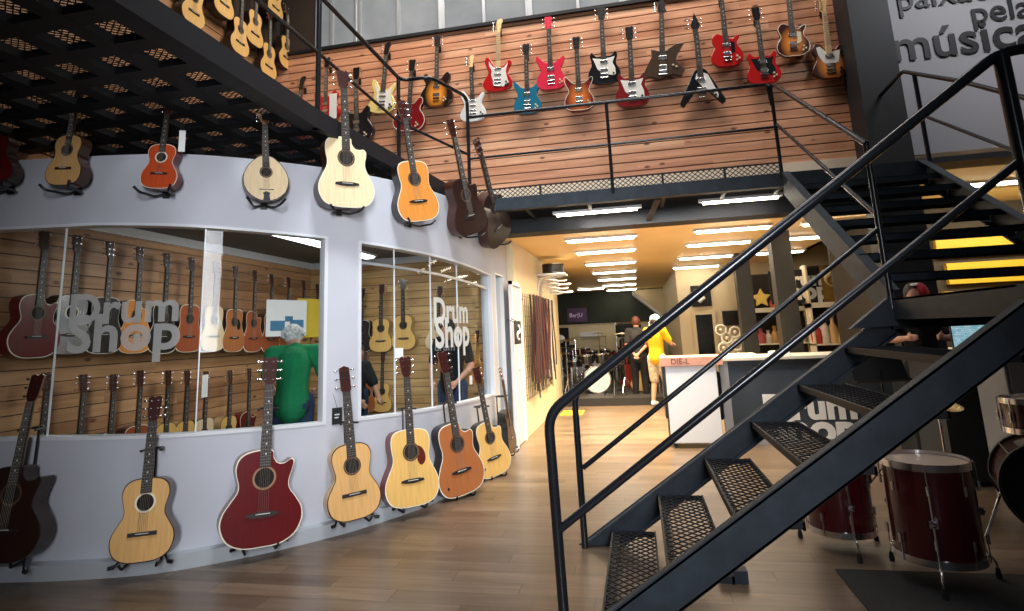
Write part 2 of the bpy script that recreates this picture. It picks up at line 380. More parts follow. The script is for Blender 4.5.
# vinyl lettering on the glass, bent along the curve
def curved_text(name, body, px0, px1, pz, mtl, win, parent=None, grow=0.0, hscale=1.0):
    """letters between two pixel columns of the wall, baseline height pz, following the wall's curve"""
    me = text_mesh(body, 1.0, extrude=0.0, offset=grow)
    co = np.zeros(len(me.vertices)*3); me.vertices.foreach_get('co', co); co = co.reshape(-1, 3)
    s0 = wall_at(px0, 320)[0]; s1 = wall_at(px1, 320)[0]; x0, x1 = co[:, 0].min(), co[:, 0].max(); k = (s1-s0)/(x1-x0)
    for i, c in enumerate(co):
        s = s0+(c[0]-x0)*k; p, _, _ = wpt(s, -0.038); me.vertices[i].co = (p.x, p.y, pz+c[1]*k*hscale)
    me.materials.clear(); me.materials.append(mtl); me.name = name
    o = bpy.data.objects.new(name, me); COL.objects.link(o); o.parent = parent; return o
def z_on(px, py): return wall_at(px, py)[1]
curved_text('drum_lettering', 'Drum', 65, 177, z_on(120, 322), FROST, W1, W1, 0.024, 0.92)
curved_text('shop_lettering', 'Shop', 65, 180, z_on(120, 350), FROST, W1, W1, 0.024, 0.92)
curved_text('drum_lettering', 'Drum', 437, 471, z_on(455, 322), FROSTW, W2, W2, 0.028, 1.05)
curved_text('shop_lettering', 'Shop', 438, 472, z_on(455, 346), FROSTW, W2, W2, 0.028, 1.05)
def mini_head(px, py, r, parent, mtl):
    s, z = wall_at(px, py); g = MB(); p, t, n = wpt(s, -0.036)
    def P(u, w): q, _, _ = wpt(s+u, -0.037); return (q.x, q.y, z+w)
    out = [(-.35, -.9), (-.5, .1), (-.42, .75), (0, .95), (.42, .75), (.5, .1), (.35, -.9)]
    g.add([P(x*r, y*r) for x, y in out], [tuple(range(7))])
    for k in range(3):
        for sg in (-1, 1): g.add([P(sg*x*r, y*r+(.45-.4*k)*r) for x, y in ((.5, -.06), (.85, -.06), (.85, .12), (.5, .12))], [(0, 1, 2, 3)])
    g.build('headstock_mark', mtl, parent)
mini_head(134, 340, 0.055, W1, FROST)
mini_head(459, 338, 0.045, W2, FROSTW)

# room behind the glass
b = MB(); b.box(XL-0.1, XL-0.02, -1.5, YW+3.2, 0, DECK_Z-0.1); b.box(XL-0.1, XL-0.02, -1.5, YW, DECK_Z-0.1, 8.2); struct(b.build('wall_left', mat('dark_backing', (0.03, 0.018, 0.012), 0.8), smooth=False))
def slats(name, mtl, axis, a0, a1, pos, z0, z1, pitch=0.125, depth=0.018, gap=0.008):
    g = MB(); z = z0
    while z < z1-0.01:
        zt = min(z+pitch-gap, z1)
        if axis == 'X': g.box(a0, a1, pos, pos+depth, z, zt)
        else: g.box(pos-depth, pos, a0, a1, z, zt)
        z += pitch
    return struct(g.build(name, mtl, smooth=False))
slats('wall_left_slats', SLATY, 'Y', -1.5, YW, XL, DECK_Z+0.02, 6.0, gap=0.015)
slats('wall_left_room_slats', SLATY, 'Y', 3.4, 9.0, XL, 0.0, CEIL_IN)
b = MB(); b.box(XL-0.02, -1.85, 9.02, 9.12, 0, DECK_Z-0.1); struct(b.build('wall_room_back', mat('dark_backing', (0, 0, 0)), smooth=False))
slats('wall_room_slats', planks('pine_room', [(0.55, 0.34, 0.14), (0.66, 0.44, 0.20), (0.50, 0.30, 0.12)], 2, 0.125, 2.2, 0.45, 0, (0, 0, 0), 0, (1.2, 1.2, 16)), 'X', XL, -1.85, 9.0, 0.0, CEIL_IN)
# ceiling slab of the guitar room follows the curved wall
line = [wpt(SL[-1]*i/60, -0.15)[0] for i in range(61)]
poly = [(XL, 9.05)]+[(p.x, p.y) for p in line if p.x > XL]+[(-1.85, 9.05)]
b = MB(); n = len(poly); b.add([(x, y, CEIL_IN) for x, y in poly]+[(x, y, DECK_Z-0.09) for x, y in poly], [tuple(range(n)), tuple(range(n, 2*n))]+[(i, (i+1) % n, n+(i+1) % n, n+i) for i in range(n)])
struct(b.build('ceiling_guitar_room', mat('room_ceiling', (0.10, 0.105, 0.11), 0.6), smooth=False))
b = MB(); b.box(XL, XL+0.05, 3.4, 9.0, 2.70, 2.80); b.box(XL+0.05, -1.9, 8.95, 9.0, 2.70, 2.80); struct(b.build('trim_1', WHITE, smooth=False))
# walls of the back room
b = MB(); b.box(-1.86, -1.68, 8.3, 8.75, 0, 2.95); b.box(-1.86, -1.68, 8.75, 12.9, 0, CEIL_B); b.box(-4.2, -1.68, 12.9, 13.05, 0, CEIL_B); b.box(-4.3, -4.2, 12.9, 21, 0, CEIL_B); b.box(-1.86, -1.69, 8.29, 8.76, 2.94, DECK_Z-0.05); struct(b.build('wall_left_back', CREAM, smooth=False))
b = MB(); b.box(-4.3, 9, 21.0, 21.15, 0, 1.72); struct(b.build('wall_back', CREAM, smooth=False))
b = MB(); b.box(-4.3, 9, 20.96, 21.15, 1.72, CEIL_B); struct(b.build('wall_back_upper', GREEND, smooth=False))
b = MB(); b.box(-1.86, 3.30, YW, 24, CEIL_B, DECK_Z-0.06); b.box(-4.3, -1.86, 12.9, 24, CEIL_B, DECK_Z-.06); b.box(3.2, 9.0, YW+0.3, 24, 3.3, 3.4); b.box(3.2, 3.3, YW+0.3, 24, 2.83, 3.3); struct(b.build('ceiling', CEILY, smooth=False))
b = MB(); b.box(0.97, 9.0, 14.2, 14.4, 0, CEIL_B+0.6); b.box(0.97, 1.1, 14.4, 21.0, 0, CEIL_B); struct(b.build('wall_centre', CREAM, smooth=False))
b = MB(); b.box(8.9, 9.0, -4, 24, 0, 8.2); struct(b.build('wall_right', WALLG, smooth=False))
b = MB()       # sloping white soffit of a staircase at the back
b.add([(-0.08, 20.9, 2.70), (0.95, 20.9, 1.79), (0.95, 20.9, 1.69), (-0.08, 20.9, 2.60), (-0.08, 19.9, 2.70), (0.95, 19.9, 1.79), (0.95, 19.9, 1.69), (-0.08, 19.9, 2.60)], [(0, 1, 2, 3), (4, 5, 6, 7), (0, 1, 5, 4), (3, 2, 6, 7), (0, 3, 7, 4), (1, 2, 6, 5)])
struct(b.build('trim_2', WHITE, smooth=False))
b = MB(); b.add([(-0.05, 20.92, 2.80), (0.97, 20.92, 2.80), (0.97, 20.92, 1.82), (-0.05, 20.92, 2.72), (-0.05, 20.88, 2.80), (0.97, 20.88, 2.80), (0.97, 20.88, 1.82), (-0.05, 20.88, 2.72)], [(0, 1, 2, 3), (4, 7, 6, 5), (0, 4, 5, 1), (1, 5, 6, 2), (2, 6, 7, 3), (3, 7, 4, 0)]); struct(b.build('wall_stair_panel', CREAM, smooth=False))

# upper slat wall, clerestory, columns, lettered wall
UX = 2.98
b = MB(); b.box(XL, UX+0.4, YW+0.02, YW+0.12, DECK_Z-0.2, 8.2); struct(b.build('wall_upper_backing', mat('dark_backing', (0, 0, 0)), smooth=False))
slats('wall_upper_slats', SLAT, 'X', XL, UX, YW, DECK_Z+0.02, 6.02, gap=0.015)
b = MB(); b.box(XL, UX, YW-0.012, YW, DECK_Z, 3.50); struct(b.build('baseboard_upper', mat('skirting_cream', (0.78, 0.66, 0.50), 0.5), smooth=False))
b = MB(); b.box(XL, UX, YW-0.05, YW+0.02, 6.02, 6.07); struct(b.build('trim_3', STEEL_D, smooth=False))
mull = [at(x, 5, Y=YW).x for x in (333, 359, 399, 442, 484, 529, 578, 623, 668, 713, 760)]
fr = MB()
for i, x in enumerate(mull):
    w = 0.05 if i % 2 else 0.022
    if i % 2: fr.box(x-0.05, x-0.025, YW-0.04, YW+0.01, 6.07, 8.1); fr.box(x+0.02, x+0.05, YW-0.04, YW+0.01, 6.07, 8.1); fr.box(x-0.03, x+0.03, YW-0.03, YW+0.01, 6.07, 8.1)
    else: fr.box(x-w, x+w, YW-0.04, YW+0.01, 6.07, 8.1)
fr.box(mull[0], UX, YW-0.04, YW+0.01, 8.0, 8.1)
W4 = struct(fr.build('window_4', ALU, smooth=False))
g = MB(); g.box(mull[0]-0.3, UX, YW-0.005, YW+0.012, 6.07, 8.05); g.build('glass_pane', UPGLASS, W4, smooth=False)
b = MB(); b.box(2.86, 3.31, 7.42, 7.86, 0, 8.2); struct(b.build('wall_column', mat('column_black', (0.011, 0.012, 0.014), 0.55), smooth=False))
TXW = mat('text_wall_paint', (0.44, 0.43, 0.45), 0.6)
b = MB(); b.box(3.31, 9, YW, YW+0.2, 3.45, 8.2); b.box(3.31, 9, YW-0.015, YW, 3.45, 4.30); struct(b.build('wall_lettered', TXW, smooth=False))
LET = mat('letter_black', (0.015, 0.015, 0.017), 0.5)
zt = lambda px, py: at(px, py, Y=YW-0.01)
sg = empty('wall_lettering', (3.4, YW-0.01, 4.7), label='large dark lettering on the grey wall above the stairs', cat='lettering')
def wtext(name, s, px, py, x_target, size, off=0.0):
    p = zt(px, py); o = text_obj(name, s, size, LET, (p.x-3.4, -0.012, p.z-4.7), (math.pi/2, 0, 0), sg, extrude=0.003, offset=off); return o
wtext('musica_word', 'm\u00fasica', 893, 62, 1010, 0.60, 0.008)
wtext('pela_word', 'pela', 971, 24, 1024, 0.42, 0.002)
wtext('paixao_word', 'paix\u00e3o', 897, 11, 960, 0.42, 0.002)

# mezzanine balcony at the back: edge channel, deck mesh, kick mesh
def lattice(name, o, ux, uy, w, h, cell, bw, bt, mtl, parent=None, asp=1.7):
    """expanded-metal sheet as two sets of crossing strands inside a w x h rectangle at o spanned by ux, uy"""
    g = MB(); o = Vector(o); ux = Vector(ux); uy = Vector(uy); nrm = ux.cross(uy); da = cell*asp; k = cell/da
    for sgn in (1, -1):
        c = -w*k if sgn > 0 else 0
        end = h if sgn > 0 else h+w*k
        c = math.floor(c/cell)*cell
        while c < end:
            # line y = c + sgn*k*x
            pts = []
            x0, x1 = 0.0, w
            y0, y1 = c+sgn*k*x0, c+sgn*k*x1
            def clip(x0, y0, x1, y1):
                t0, t1 = 0.0, 1.0; dx, dy = x1-x0, y1-y0
                for p, q in ((-dy, y0), (dy, h-y0)):
                    if abs(p) < 1e-9:
                        if q < 0: return None
                    else:
                        r = q/p
                        if p < 0: t0 = max(t0, r)
                        else: t1 = min(t1, r)
                return None if t0 >= t1 else (x0+dx*t0, y0+dy*t0, x0+dx*t1, y0+dy*t1)
            r = clip(x0, y0, x1, y1)
            if r and math.hypot(r[2]-r[0], r[3]-r[1]) > cell*0.3:
                g.bar(o+ux*r[0]+uy*r[1]+nrm*(0.001*sgn), o+ux*r[2]+uy*r[3]+nrm*(0.001*sgn), bw, bt, nrm)
            c += cell
    return g.build(name, mtl, parent, smooth=False)
bal = empty('balcony_deck', (0, YB, DECK_Z)); struct(bal)
def sub(o, par):
    o.parent = par; o.matrix_parent_inverse = Matrix.Translation(-Vector(par.location)); return o
b = MB(); b.box(-1.87, 3.1, YB, YB+0.06, 2.96, 3.11); b.box(-1.87, 3.1, YB+.06, YB+.10, 2.96, 2.975); struct(b.build('trim_balcony_edge', STEEL, smooth=False))
b = MB(); b.box(-1.87, 3.3, YW-0.32, YW-0.02, 2.83, 2.99); b.box(-1.87, 3.3, YW-0.34, YW, 2.80, 2.835); struct(b.build('trim_balcony_beam', STEEL_D, smooth=False))
b = MB()
for x in (-1.2, -0.45, 0.42, 1.1, 1.7): b.box(x-0.02, x+0.02, YB+0.06, YW-0.3, 2.97, 3.04)
b.bar((0.25, YW-0.35, 2.84), (0.36, YB+0.3, 3.0), 0.07, 0.02); struct(b.build('trim_balcony_joists', STEEL_D, smooth=False))
struct(lattice('floor_balcony_mesh', (-1.87, YB+0.06, 3.06), (1, 0, 0), (0, 1, 0), 4.97, YW-YB-0.06, 0.022, 0.007, 0.006, STEEL_D))
kick = MB(); kick.box(-1.87, 1.70, YB+0.01, YB+0.03, 3.225, 3.24)
for x in (-1.87, -1.0, -0.15, 0.42, 1.1, 1.69): kick.box(x-0.012, x+0.012, YB+0.005, YB+0.03, 3.11, 3.24)
struct(kick.build('trim_kick_frame', STEEL_D, smooth=False))
struct(lattice('trim_kick_mesh', (-1.87, YB+0.02, 3.11), (1, 0, 0), (0, 0, 1), 3.57, 0.12, 0.052, 0.0085, 0.004, STEEL_D, asp=1.2))
# side walkway over the curved wall, one step above the balcony
WKX, WKZ = -2.41, 3.37
b = MB(); b.box(WKX-0.06, WKX, -1.5, 4.2, WKZ-0.16, WKZ); b.box(WKX-0.14, WKX-0.06, -1.5, 4.2, WKZ-0.16, WKZ-0.145)
b.bar((WKX-0.03, 4.15, WKZ-0.08), (-2.20, YB+0.1, WKZ-0.08), 0.06, 0.16); b.bar((-2.22, YB+0.05, WKZ-0.13), (-1.85, YB+0.05, WKZ-0.20), 0.06, 0.2); struct(b.build('trim_walkway_edge', STEEL_D, smooth=False))
b = MB(); x = WKX-0.22
while x > XL+0.05: b.box(x-0.06, x+0.06, -1.4, 7.85, WKZ-0.075, WKZ-0.02); x -= 0.335
y = -1.25
while y < 7.8: b.box(XL, WKX-0.06, y-0.06, y+0.06, WKZ-0.073, WKZ-0.022); y += 0.335
struct(b.build('ceiling_walkway_grid', STEEL_D, smooth=False))
struct(lattice('floor_walkway_mesh', (XL, -1.4, WKZ-0.012), (1, 0, 0), (0, 1, 0), WKX-0.06-XL, 9.2, 0.040, 0.006, 0.005, STEEL_D, asp=1.3))
# slim columns carrying the lower ceiling
COLM = mat('column_brown_black', (0.030, 0.027, 0.022), 0.5)
b = MB(); b.box(2.05, 2.32, 9.3, 9.57, 0, CEIL_B); struct(b.build('wall_column_near', COLM, smooth=False))
b = MB(); b.box(1.93, 2.20, 11.9, 12.17, 0, CEIL_B); struct(b.build('wall_column_far', COLM, smooth=False))
# right-hand back area
b = MB(); b.box(4.95, 8.9, 10.9, 11.0, 2.42, 2.76); b.box(5.05, 8.9, 10.9, 11.0, 1.98, 2.32); b.box(4.95, 6.4, 10.9, 11.0, 1.50, 1.86); struct(b.build('trim_5', YELLOW, smooth=False))
b = MB(); b.box(3.35, 8.9, 11.0, 11.1, 0, 3.3); struct(b.build('wall_counter_back', mat('dark_brown_wall', (0.045, 0.032, 0.022), 0.7), smooth=False))
# stage
b = MB(); b.box(-1.68, 0.5, 12.3, 20.9, 0, 0.15); struct(b.build('floor_stage', mat('stage_dark', (0.02, 0.018, 0.018), 0.6), smooth=False))

# ceiling tube lights, each a thing
def tube_light(x, y, z, w, label, kx=True, mtl=LAMP_W, group='ceiling strip lights', wd=0.10):
    t = empty('strip_light', (x, y, z), 0 if kx else math.pi/2, label=label, cat='ceiling light', group=group)
    h = MB(); h.box(-w/2-0.05, w/2+0.05, -wd/2, wd/2, -0.035, 0.0); h.build('housing', WHITE, t, smooth=False)
    d = MB(); d.prism([(wd*0.42*math.cos(a), -0.035-0.03*math.sin(a)) for a in [math.pi*i/6 for i in range(7)]], -w/2, w/2)
    d.v = [(v[1], v[0], v[2]) for v in d.v]; d.build('tube', mtl, t)
    return t
rows = [8.55, 10.0, 11.9, 13.8, 15.8, 18.0, 20.3]
onm = ['nearest the balcony beam', 'second from the balcony beam', 'third from the balcony beam', 'fourth from the balcony beam', 'fifth from the balcony beam', 'sixth from the balcony beam', 'furthest back above the stage']
for y, w in zip(rows, onm): tube_light(-0.42, y, CEIL_B, 0.95, 'white strip light in the left ceiling row, '+w, wd=0.16)
for y, w in zip(rows[:4], onm): tube_light(1.40, y, CEIL_B, 0.95, 'white strip light in the middle ceiling row, '+w, wd=0.16)
for y, w in ((8.6, 'hidden above the counter'), (10.0, 'beside the near column'), (11.9, 'behind the near column')): tube_light(2.75, y, CEIL_B, 0.8, 'white strip light in the right ceiling row, '+w, wd=0.16)
tube_light(-1.35, 19.0, CEIL_B, 0.8, 'white strip light close to the left wall of the stage', wd=0.16)
tube_light(4.9, 9.2, 3.3, 1.1, 'white strip light below the lettered wall', wd=0.2)
tube_light(-4.0, 7.0, CEIL_IN, 2.9, 'long white light panel on the guitar room ceiling', False, LAMP_C, 'guitar room lights', wd=0.26)
tube_light(-2.9, 7.9, CEIL_IN, 1.1, 'short added light panel in the guitar room imitating a reflection in the far window end', False, LAMP_C, 'guitar room lights', wd=0.2)  # added panel, stands in for strip lights reflected in the window glass
tube_light(-0.38, 7.28, 2.99, 1.0, 'strip light glowing through the balcony mesh, left one', group='balcony strip lights', wd=0.06)
tube_light(1.32, 7.28, 2.99, 0.85, 'strip light glowing through the balcony mesh, right one', group='balcony strip lights', wd=0.06)

# ------------------------------------------------------------------ stair and railings
XN0, XN1, YN, YF = -0.48, 1.72, 3.10, 4.47; SLP = 0.755; LZ = 1.62
ztop = lambda X: 0.345+0.71*X
stair = empty('steel_staircase', (0.5, 3.8, 0), label='dark steel staircase with open mesh treads and diagonal channel stringers', cat='staircase')
def ch(g, y0, y1, x0, x1, zt_, th, mi=0):
    """sloping stringer plate between x0 and x1; the foot is cut level with the floor"""
    pts = [(x0, max(0, zt_(x0))), (x1, zt_(x1)), (x1, zt_(x1)-th)]
    xf = x0
    while zt_(xf)-th < 0: xf += 0.01
    pts += [(xf, 0), (x0-0.0, 0)] if zt_(x0)-th < 0 else [(x0, zt_(x0)-th)]
    g.prism(pts, y0, y1)
for nm, y0, y1, fl in (('near_stringer', YN-0.07, YN-0.055, 1), ('far_stringer', YF+0.055, YF+0.07, -1)):
    g = MB(); ch(g, y0, y1, -0.53, XN1, ztop, 0.185)
    ya, yb = (y0, YN) if fl > 0 else (YF, y1)
    d = Vector((1, 0, 0.71)).normalized()
    for dz in (-0.008, -0.178): g.bar((-0.5, (ya+yb)/2, ztop(-0.5)+dz+0.02), (XN1, (ya+yb)/2, ztop(XN1)+dz), yb-ya, 0.014) if dz > -0.1 else g.bar((-0.22, (ya+yb)/2, ztop(-0.22)+dz), (XN1, (ya+yb)/2, ztop(XN1)+dz), yb-ya, 0.014)
    sub(g.build(nm, STEEL, smooth=False, bevel=0.002), stair)
g = MB(); g.box(-0.35, 0.1, YN-0.1, YN+0.0, 0, 0.012); sub(g.build('foot_plate', STEEL, smooth=False), stair)
g = MB(); g.box(0.36, 0.52, 3.95, 4.03, 0.0, 0.07); sub(g.build('base_beam', STEEL, smooth=False), stair)
treads = [(-0.285+0.333*k, 0.115+0.238*k) for k in range(6)]
for k, (x, z) in enumerate(treads):
    tr = MB(); D = 0.30; y0, y1 = YN+0.0, YF+0.0
    tr.box(x, x+0.012, y0, y1, z-0.035, z+0.005); tr.box(x+D-0.012, x+D, y0, y1, z-0.035, z+0.005)
    tr.box(x, x+D, y0, y0+0.02, z-0.03, z); tr.box(x, x+D, y1-0.02, y1, z-0.03, z); tr.box(x+0.012, x+0.05, y0, y1, z-0.035, z-0.030)
    t = sub(tr.build('tread', STEEL_D, smooth=False), stair)
    lattice('tread_mesh', (x+0.005, y0+0.01, z+0.0), (0, 1, 0), (1, 0, 0), y1-y0-0.02, D-0.01, 0.062, 0.0065, 0.006, STEEL_D, t, asp=1.1).matrix_parent_inverse = Matrix.Translation(-Vector(stair.location))
for ch_ in stair.children:
    for c2 in ch_.children: c2.matrix_parent_inverse = Matrix.Identity(4)
# landing
g = MB(); X2, X3 = 1.70, 3.12
g.box(X2, X3+0.1, YN-0.08, YN, LZ-0.24, LZ); g.box(X2, X3+0.1, YF, YF+0.06, LZ-0.20, LZ); g.box(X3+0.02, X3+0.1, YN, YF, LZ-0.24, LZ); g.box(X2, X2+0.05, YN, YF, LZ-0.14, LZ)
for x in (2.1, 2.5, 2.9): g.box(x, x+0.04, YN, YF, LZ-0.1, LZ-0.015)
g.box(X2, X3+.1, YN, YF, LZ-0.012, LZ); sub(g.build('landing', STEEL, smooth=False), stair)
for yy in (YN-0.06, YF-0.02): g = MB(); g.box(X3+0.02, X3+0.10, yy, yy+0.08, 0, LZ-0.22); sub(g.build('support_post', STEEL, smooth=False), stair)
# second flight, rising towards the balcony
n2 = 7; rise = (DECK_Z-LZ)/(n2+1); 
zl = lambda y: LZ+0.06+(y-YF)*(DECK_Z-LZ-0.02)/(YB-YF)
for nm, x in (('upper_stringer', 1.70), ('upper_stringer', 3.10)):
    g = MB(); th = 0.26
    xa, xb = (x-0.012, x) if x < 2 else (x, x+0.012)
    P = [(YF, zl(YF)), (YB, zl(YB)), (YB, zl(YB)-th), (YF+0.0, zl(YF)-th)]
    g.add([(xx, y, z) for xx in (xa, xb) for y, z in P], [(0, 1, 2, 3), (4, 5, 6, 7), (0, 1, 5, 4), (1, 2, 6, 5), (2, 3, 7, 6), (3, 0, 4, 7)])
    xc = x+0.03 if x < 2 else x-0.03
    for dz in (-0.006, -th+0.006): g.bar((xc, YF, zl(YF)+dz), (xc, YB, zl(YB)+dz), 0.07, 0.012)
    sub(g.build(nm, STEEL, smooth=False), stair)
for k in range(n2):
    y = YF+(k+0.55)*(YB-YF)/(n2+0.55); z = LZ+rise*(k+1)
    g = MB(); g.box(1.71, 3.09, y, y+0.27, z-0.006, z); g.box(1.71, 3.09, y, y+0.006, z-0.055, z); g.box(1.71, 3.09, y+0.264, y+0.27, z-0.055, z)
    sub(g.build('tread', STEEL, smooth=False), stair)
# gusset plate where the first flight meets the landing
g = MB(); g.add([(1.42, YF-0.02, 1.43), (1.72, YF-0.02, 1.66), (1.72, YF-0.02, 1.44), (1.42, YF+0.05, 1.43), (1.72, YF+0.05, 1.66), (1.72, YF+0.05, 1.44)], [(0, 1, 2), (3, 5, 4), (0, 1, 4, 3), (1, 2, 5, 4), (0, 2, 5, 3)]); sub(g.build('gusset', STEEL, smooth=False), stair)

def rail(parent, name, pts, r, fr=0.09, seg=12, mtl=TUBE):
    g = MB(); g.tube(fillet(pts, fr) if fr else pts, r, seg); return sub(g.build(name, mtl, smooth=True, angle=50), parent)
zr = lambda X: 1.02+0.757*(X+0.48)       # handrail height
zm = lambda X: 0.555+0.757*(X+0.43)
nr = sub(empty('near_handrail', (0, YN, 0)), stair)
xe = 1.80
nA, nB = at(589, 381, Y=YN), at(1000, 52, Y=YN); ks = (nB.z-nA.z)/(nB.x-nA.x); zr = lambda X: nA.z+ks*(X-nA.x); xe = nB.x
mA, mB = at(600, 497, Y=YN), at(1006, 172, Y=YN); km = (mB.z-mA.z)/(mB.x-mA.x); zm = lambda X: mA.z+km*(X-mA.x)
rail(nr, 'top_rail', [(XN0+0.03, YN, 0.0), (XN0-0.0, YN, zr(XN0)), (xe, YN, zr(xe)), (3.15, YN, zr(xe)+0.02)], 0.026)
rail(nr, 'middle_rail', [(-0.47, YN, zm(-0.47)), (xe, YN, zm(xe))], 0.020, 0)
rail(nr, 'landing_middle_rail', [(xe, YN, zm(xe)), (3.15, YN, zm(xe)+0.04)], 0.018, 0)
for x in (xe, 3.15): rail(nr, 'post', [(x, YN, LZ-0.1), (x, YN, zr(xe)-0.01)], 0.034 if x < 2 else 0.026, 0)
frl = sub(empty('far_handrail', (0, YF, 0)), stair)
fA, fB = at(600, 373, Y=YF), at(868, 158, Y=YF); kf = (fB.z-fA.z)/(fB.x-fA.x); zf = lambda X: fA.z+kf*(X-fA.x)
gA, gB = at(620, 438, Y=YF), at(873, 233, Y=YF); kg = (gB.z-gA.z)/(gB.x-gA.x); zg = lambda X: gA.z+kg*(X-gA.x)
rail(frl, 'top_rail', [(XN0, YF, 0.0), (XN0-0.01, YF, zf(XN0)), (1.70, YF, zf(1.70))], 0.024)
rail(frl, 'middle_rail', [(-0.46, YF, zg(-0.46)), (1.69, YF, zg(1.69))], 0.018, 0)
rail(frl, 'post', [(1.70, YF, 1.55), (1.70, YF, 2.72)], 0.022, 0)
ul = sub(empty('upper_left_handrail', (1.70, YF, 0)), stair)
rail(ul, 'top_rail', [(1.70, YB, 4.13), (1.70, YB-0.12, 4.09), (1.70, YF+0.0, 2.72)], 0.022, 0.05)
rail(ul, 'middle_rail', [(1.70, YB-0.02, 3.66), (1.70, YF+0.02, 2.21)], 0.017, 0)
ur = sub(empty('upper_right_handrail', (3.05, YF, 0)), stair)
rail(ur, 'top_rail', [(3.06, 7.45, 4.10), (3.06, 6.80, 4.13), (3.12, 5.9, 3.62), (3.12, YF, 2.75)], 0.022, 0.05)
rail(ur, 'middle_rail', [(3.12, 6.72, 3.60), (3.12, YF, 2.25)], 0.017, 0)
for y, z0, z1 in ((6.70, 3.0, 4.07), (YF, LZ-0.1, 2.75)): rail(ur, 'post', [(3.12, y, z0), (3.12, y, z1)], 0.022, 0)
lr = sub(empty('landing_handrail', (3.12, YN, 0)), stair)
rail(lr, 'top_rail', [(3.16, YN+0.03, 2.74), (3.16, YF-0.03, 2.74)], 0.022, 0); rail(lr, 'middle_rail', [(3.16, YN+.03, 2.2), (3.16, YF-.03, 2.2)], 0.017, 0)
bl = empty('balcony_railing', (-1.8, YB, DECK_Z), label='black tube railing along the balcony in front of the electric guitars', cat='railing')
rail(bl, 'top_rail', [(-1.85, YB, 4.18), (1.66, YB, 4.15), (1.68, YB, 3.9)], 0.020, 0.04)
rail(bl, 'middle_rail', [(-1.85, YB, 3.64), (1.69, YB, 3.64)], 0.015, 0)
for x in (-0.15, 1.69): rail(bl, 'post', [(x, YB, 3.05), (x, YB, 4.14)], 0.020, 0)
wl = empty('walkway_railing', (WKX, 4, WKZ), label='black tube railing of the side walkway above the curved wall', cat='railing')
zw = 4.46; RX = -2.47; q1 = at(401, 80, X=RX); q2 = at(430, 77, Z=zw); q3 = at(467, 97, Z=zw)
rail(wl, 'top_rail', [(RX, -1.4, zw), (RX, q1.y, zw), (q2.x, q2.y, zw), (q3.x, q3.y, zw), (q3.x, q3.y, 3.1)], 0.022, 0.12)
rail(wl, 'middle_rail', [(RX, -1.4, 3.92), (RX, q1.y-0.1, 3.92), (q3.x, q3.y, 3.70)], 0.016, 0.1)
for y in (1.0, at(319, 30, X=RX).y, q1.y-0.08): rail(wl, 'post', [(RX, y, 3.25), (RX, y, zw)], 0.022, 0)
# ------------------------------------------------------------------ guitars
def wood(name, c, rough=0.28, var=0.10): return mat(name, c, rough, 0, 0.5, var=var, scale=5, stretch=(14, 14, 1.2), coat=0.25)
NAT = wood('spruce_natural', (0.70, 0.40, 0.15)); PALE = wood('spruce_pale', (0.80, 0.62, 0.38)); YEL = wood('spruce_yellow', (0.76, 0.46, 0.14))
HONEY = wood('cedar_honey', (0.68, 0.26, 0.05)); BROWNT = wood('cedar_brown', (0.42, 0.14, 0.045)); ORED = wood('orange_red_top', (0.55, 0.075, 0.02))
WINE = wood('wine_red_top', (0.115, 0.005, 0.007)); DKBR = wood('dark_brown_top', (0.030, 0.012, 0.009)); BLKT = wood('black_top', (0.012, 0.011, 0.011)); REDBR = wood('red_brown_top', (0.34, 0.08, 0.03))
MAHO = wood('mahogany_side', (0.050, 0.016, 0.010)); ROSEW = wood('rosewood_side', (0.030, 0.014, 0.010)); REDSIDE = wood('red_side', (0.14, 0.010, 0.010)); NATSIDE = wood('maple_side', (0.55, 0.34, 0.15))
NECKW = wood('neck_wood', (0.26, 0.11, 0.05)); NECKM = wood('neck_maple', (0.78, 0.52, 0.24)); FRETB = mat('fretboard_dark', (0.022, 0.015, 0.012), 0.45); FRETM = mat('fretboard_maple', (0.80, 0.56, 0.28), 0.3)
BINDW = mat('binding_cream', (0.80, 0.74, 0.58), 0.35); BINDD = mat('binding_dark', (0.03, 0.016, 0.012), 0.35); ROSETTE = mat('rosette', (0.10, 0.055, 0.03), 0.4); HOLE = mat('soundhole_dark', (0.012, 0.008, 0.006), 0.9)
FRET = mat('fret_metal', (0.22, 0.21, 0.20), 0.5, 0.6); STRING = mat('string_metal', (0.30, 0.27, 0.23), 0.5, 0.6); HEADR = mat('head_red_brown', (0.040, 0.009, 0.007), 0.3, coat=0.3); HEADB = mat('head_black', (0.012, 0.011, 0.012), 0.25)
GUARDT = mat('tortoise_guard', (0.12, 0.018, 0.012), 0.2); GUARDW = mat('white_guard', (0.78, 0.76, 0.70), 0.3); GUARDB = mat('black_guard', (0.012, 0.012, 0.013), 0.25); PICKC = mat('pickup_cream', (0.70, 0.62, 0.42), 0.4); PICKM = mat('pickup_metal', (0.66, 0.66, 0.66), 0.25, 1.0)
def lac(name, c): return mat(name, c, 0.22, 0.0, 0.6, coat=0.4)

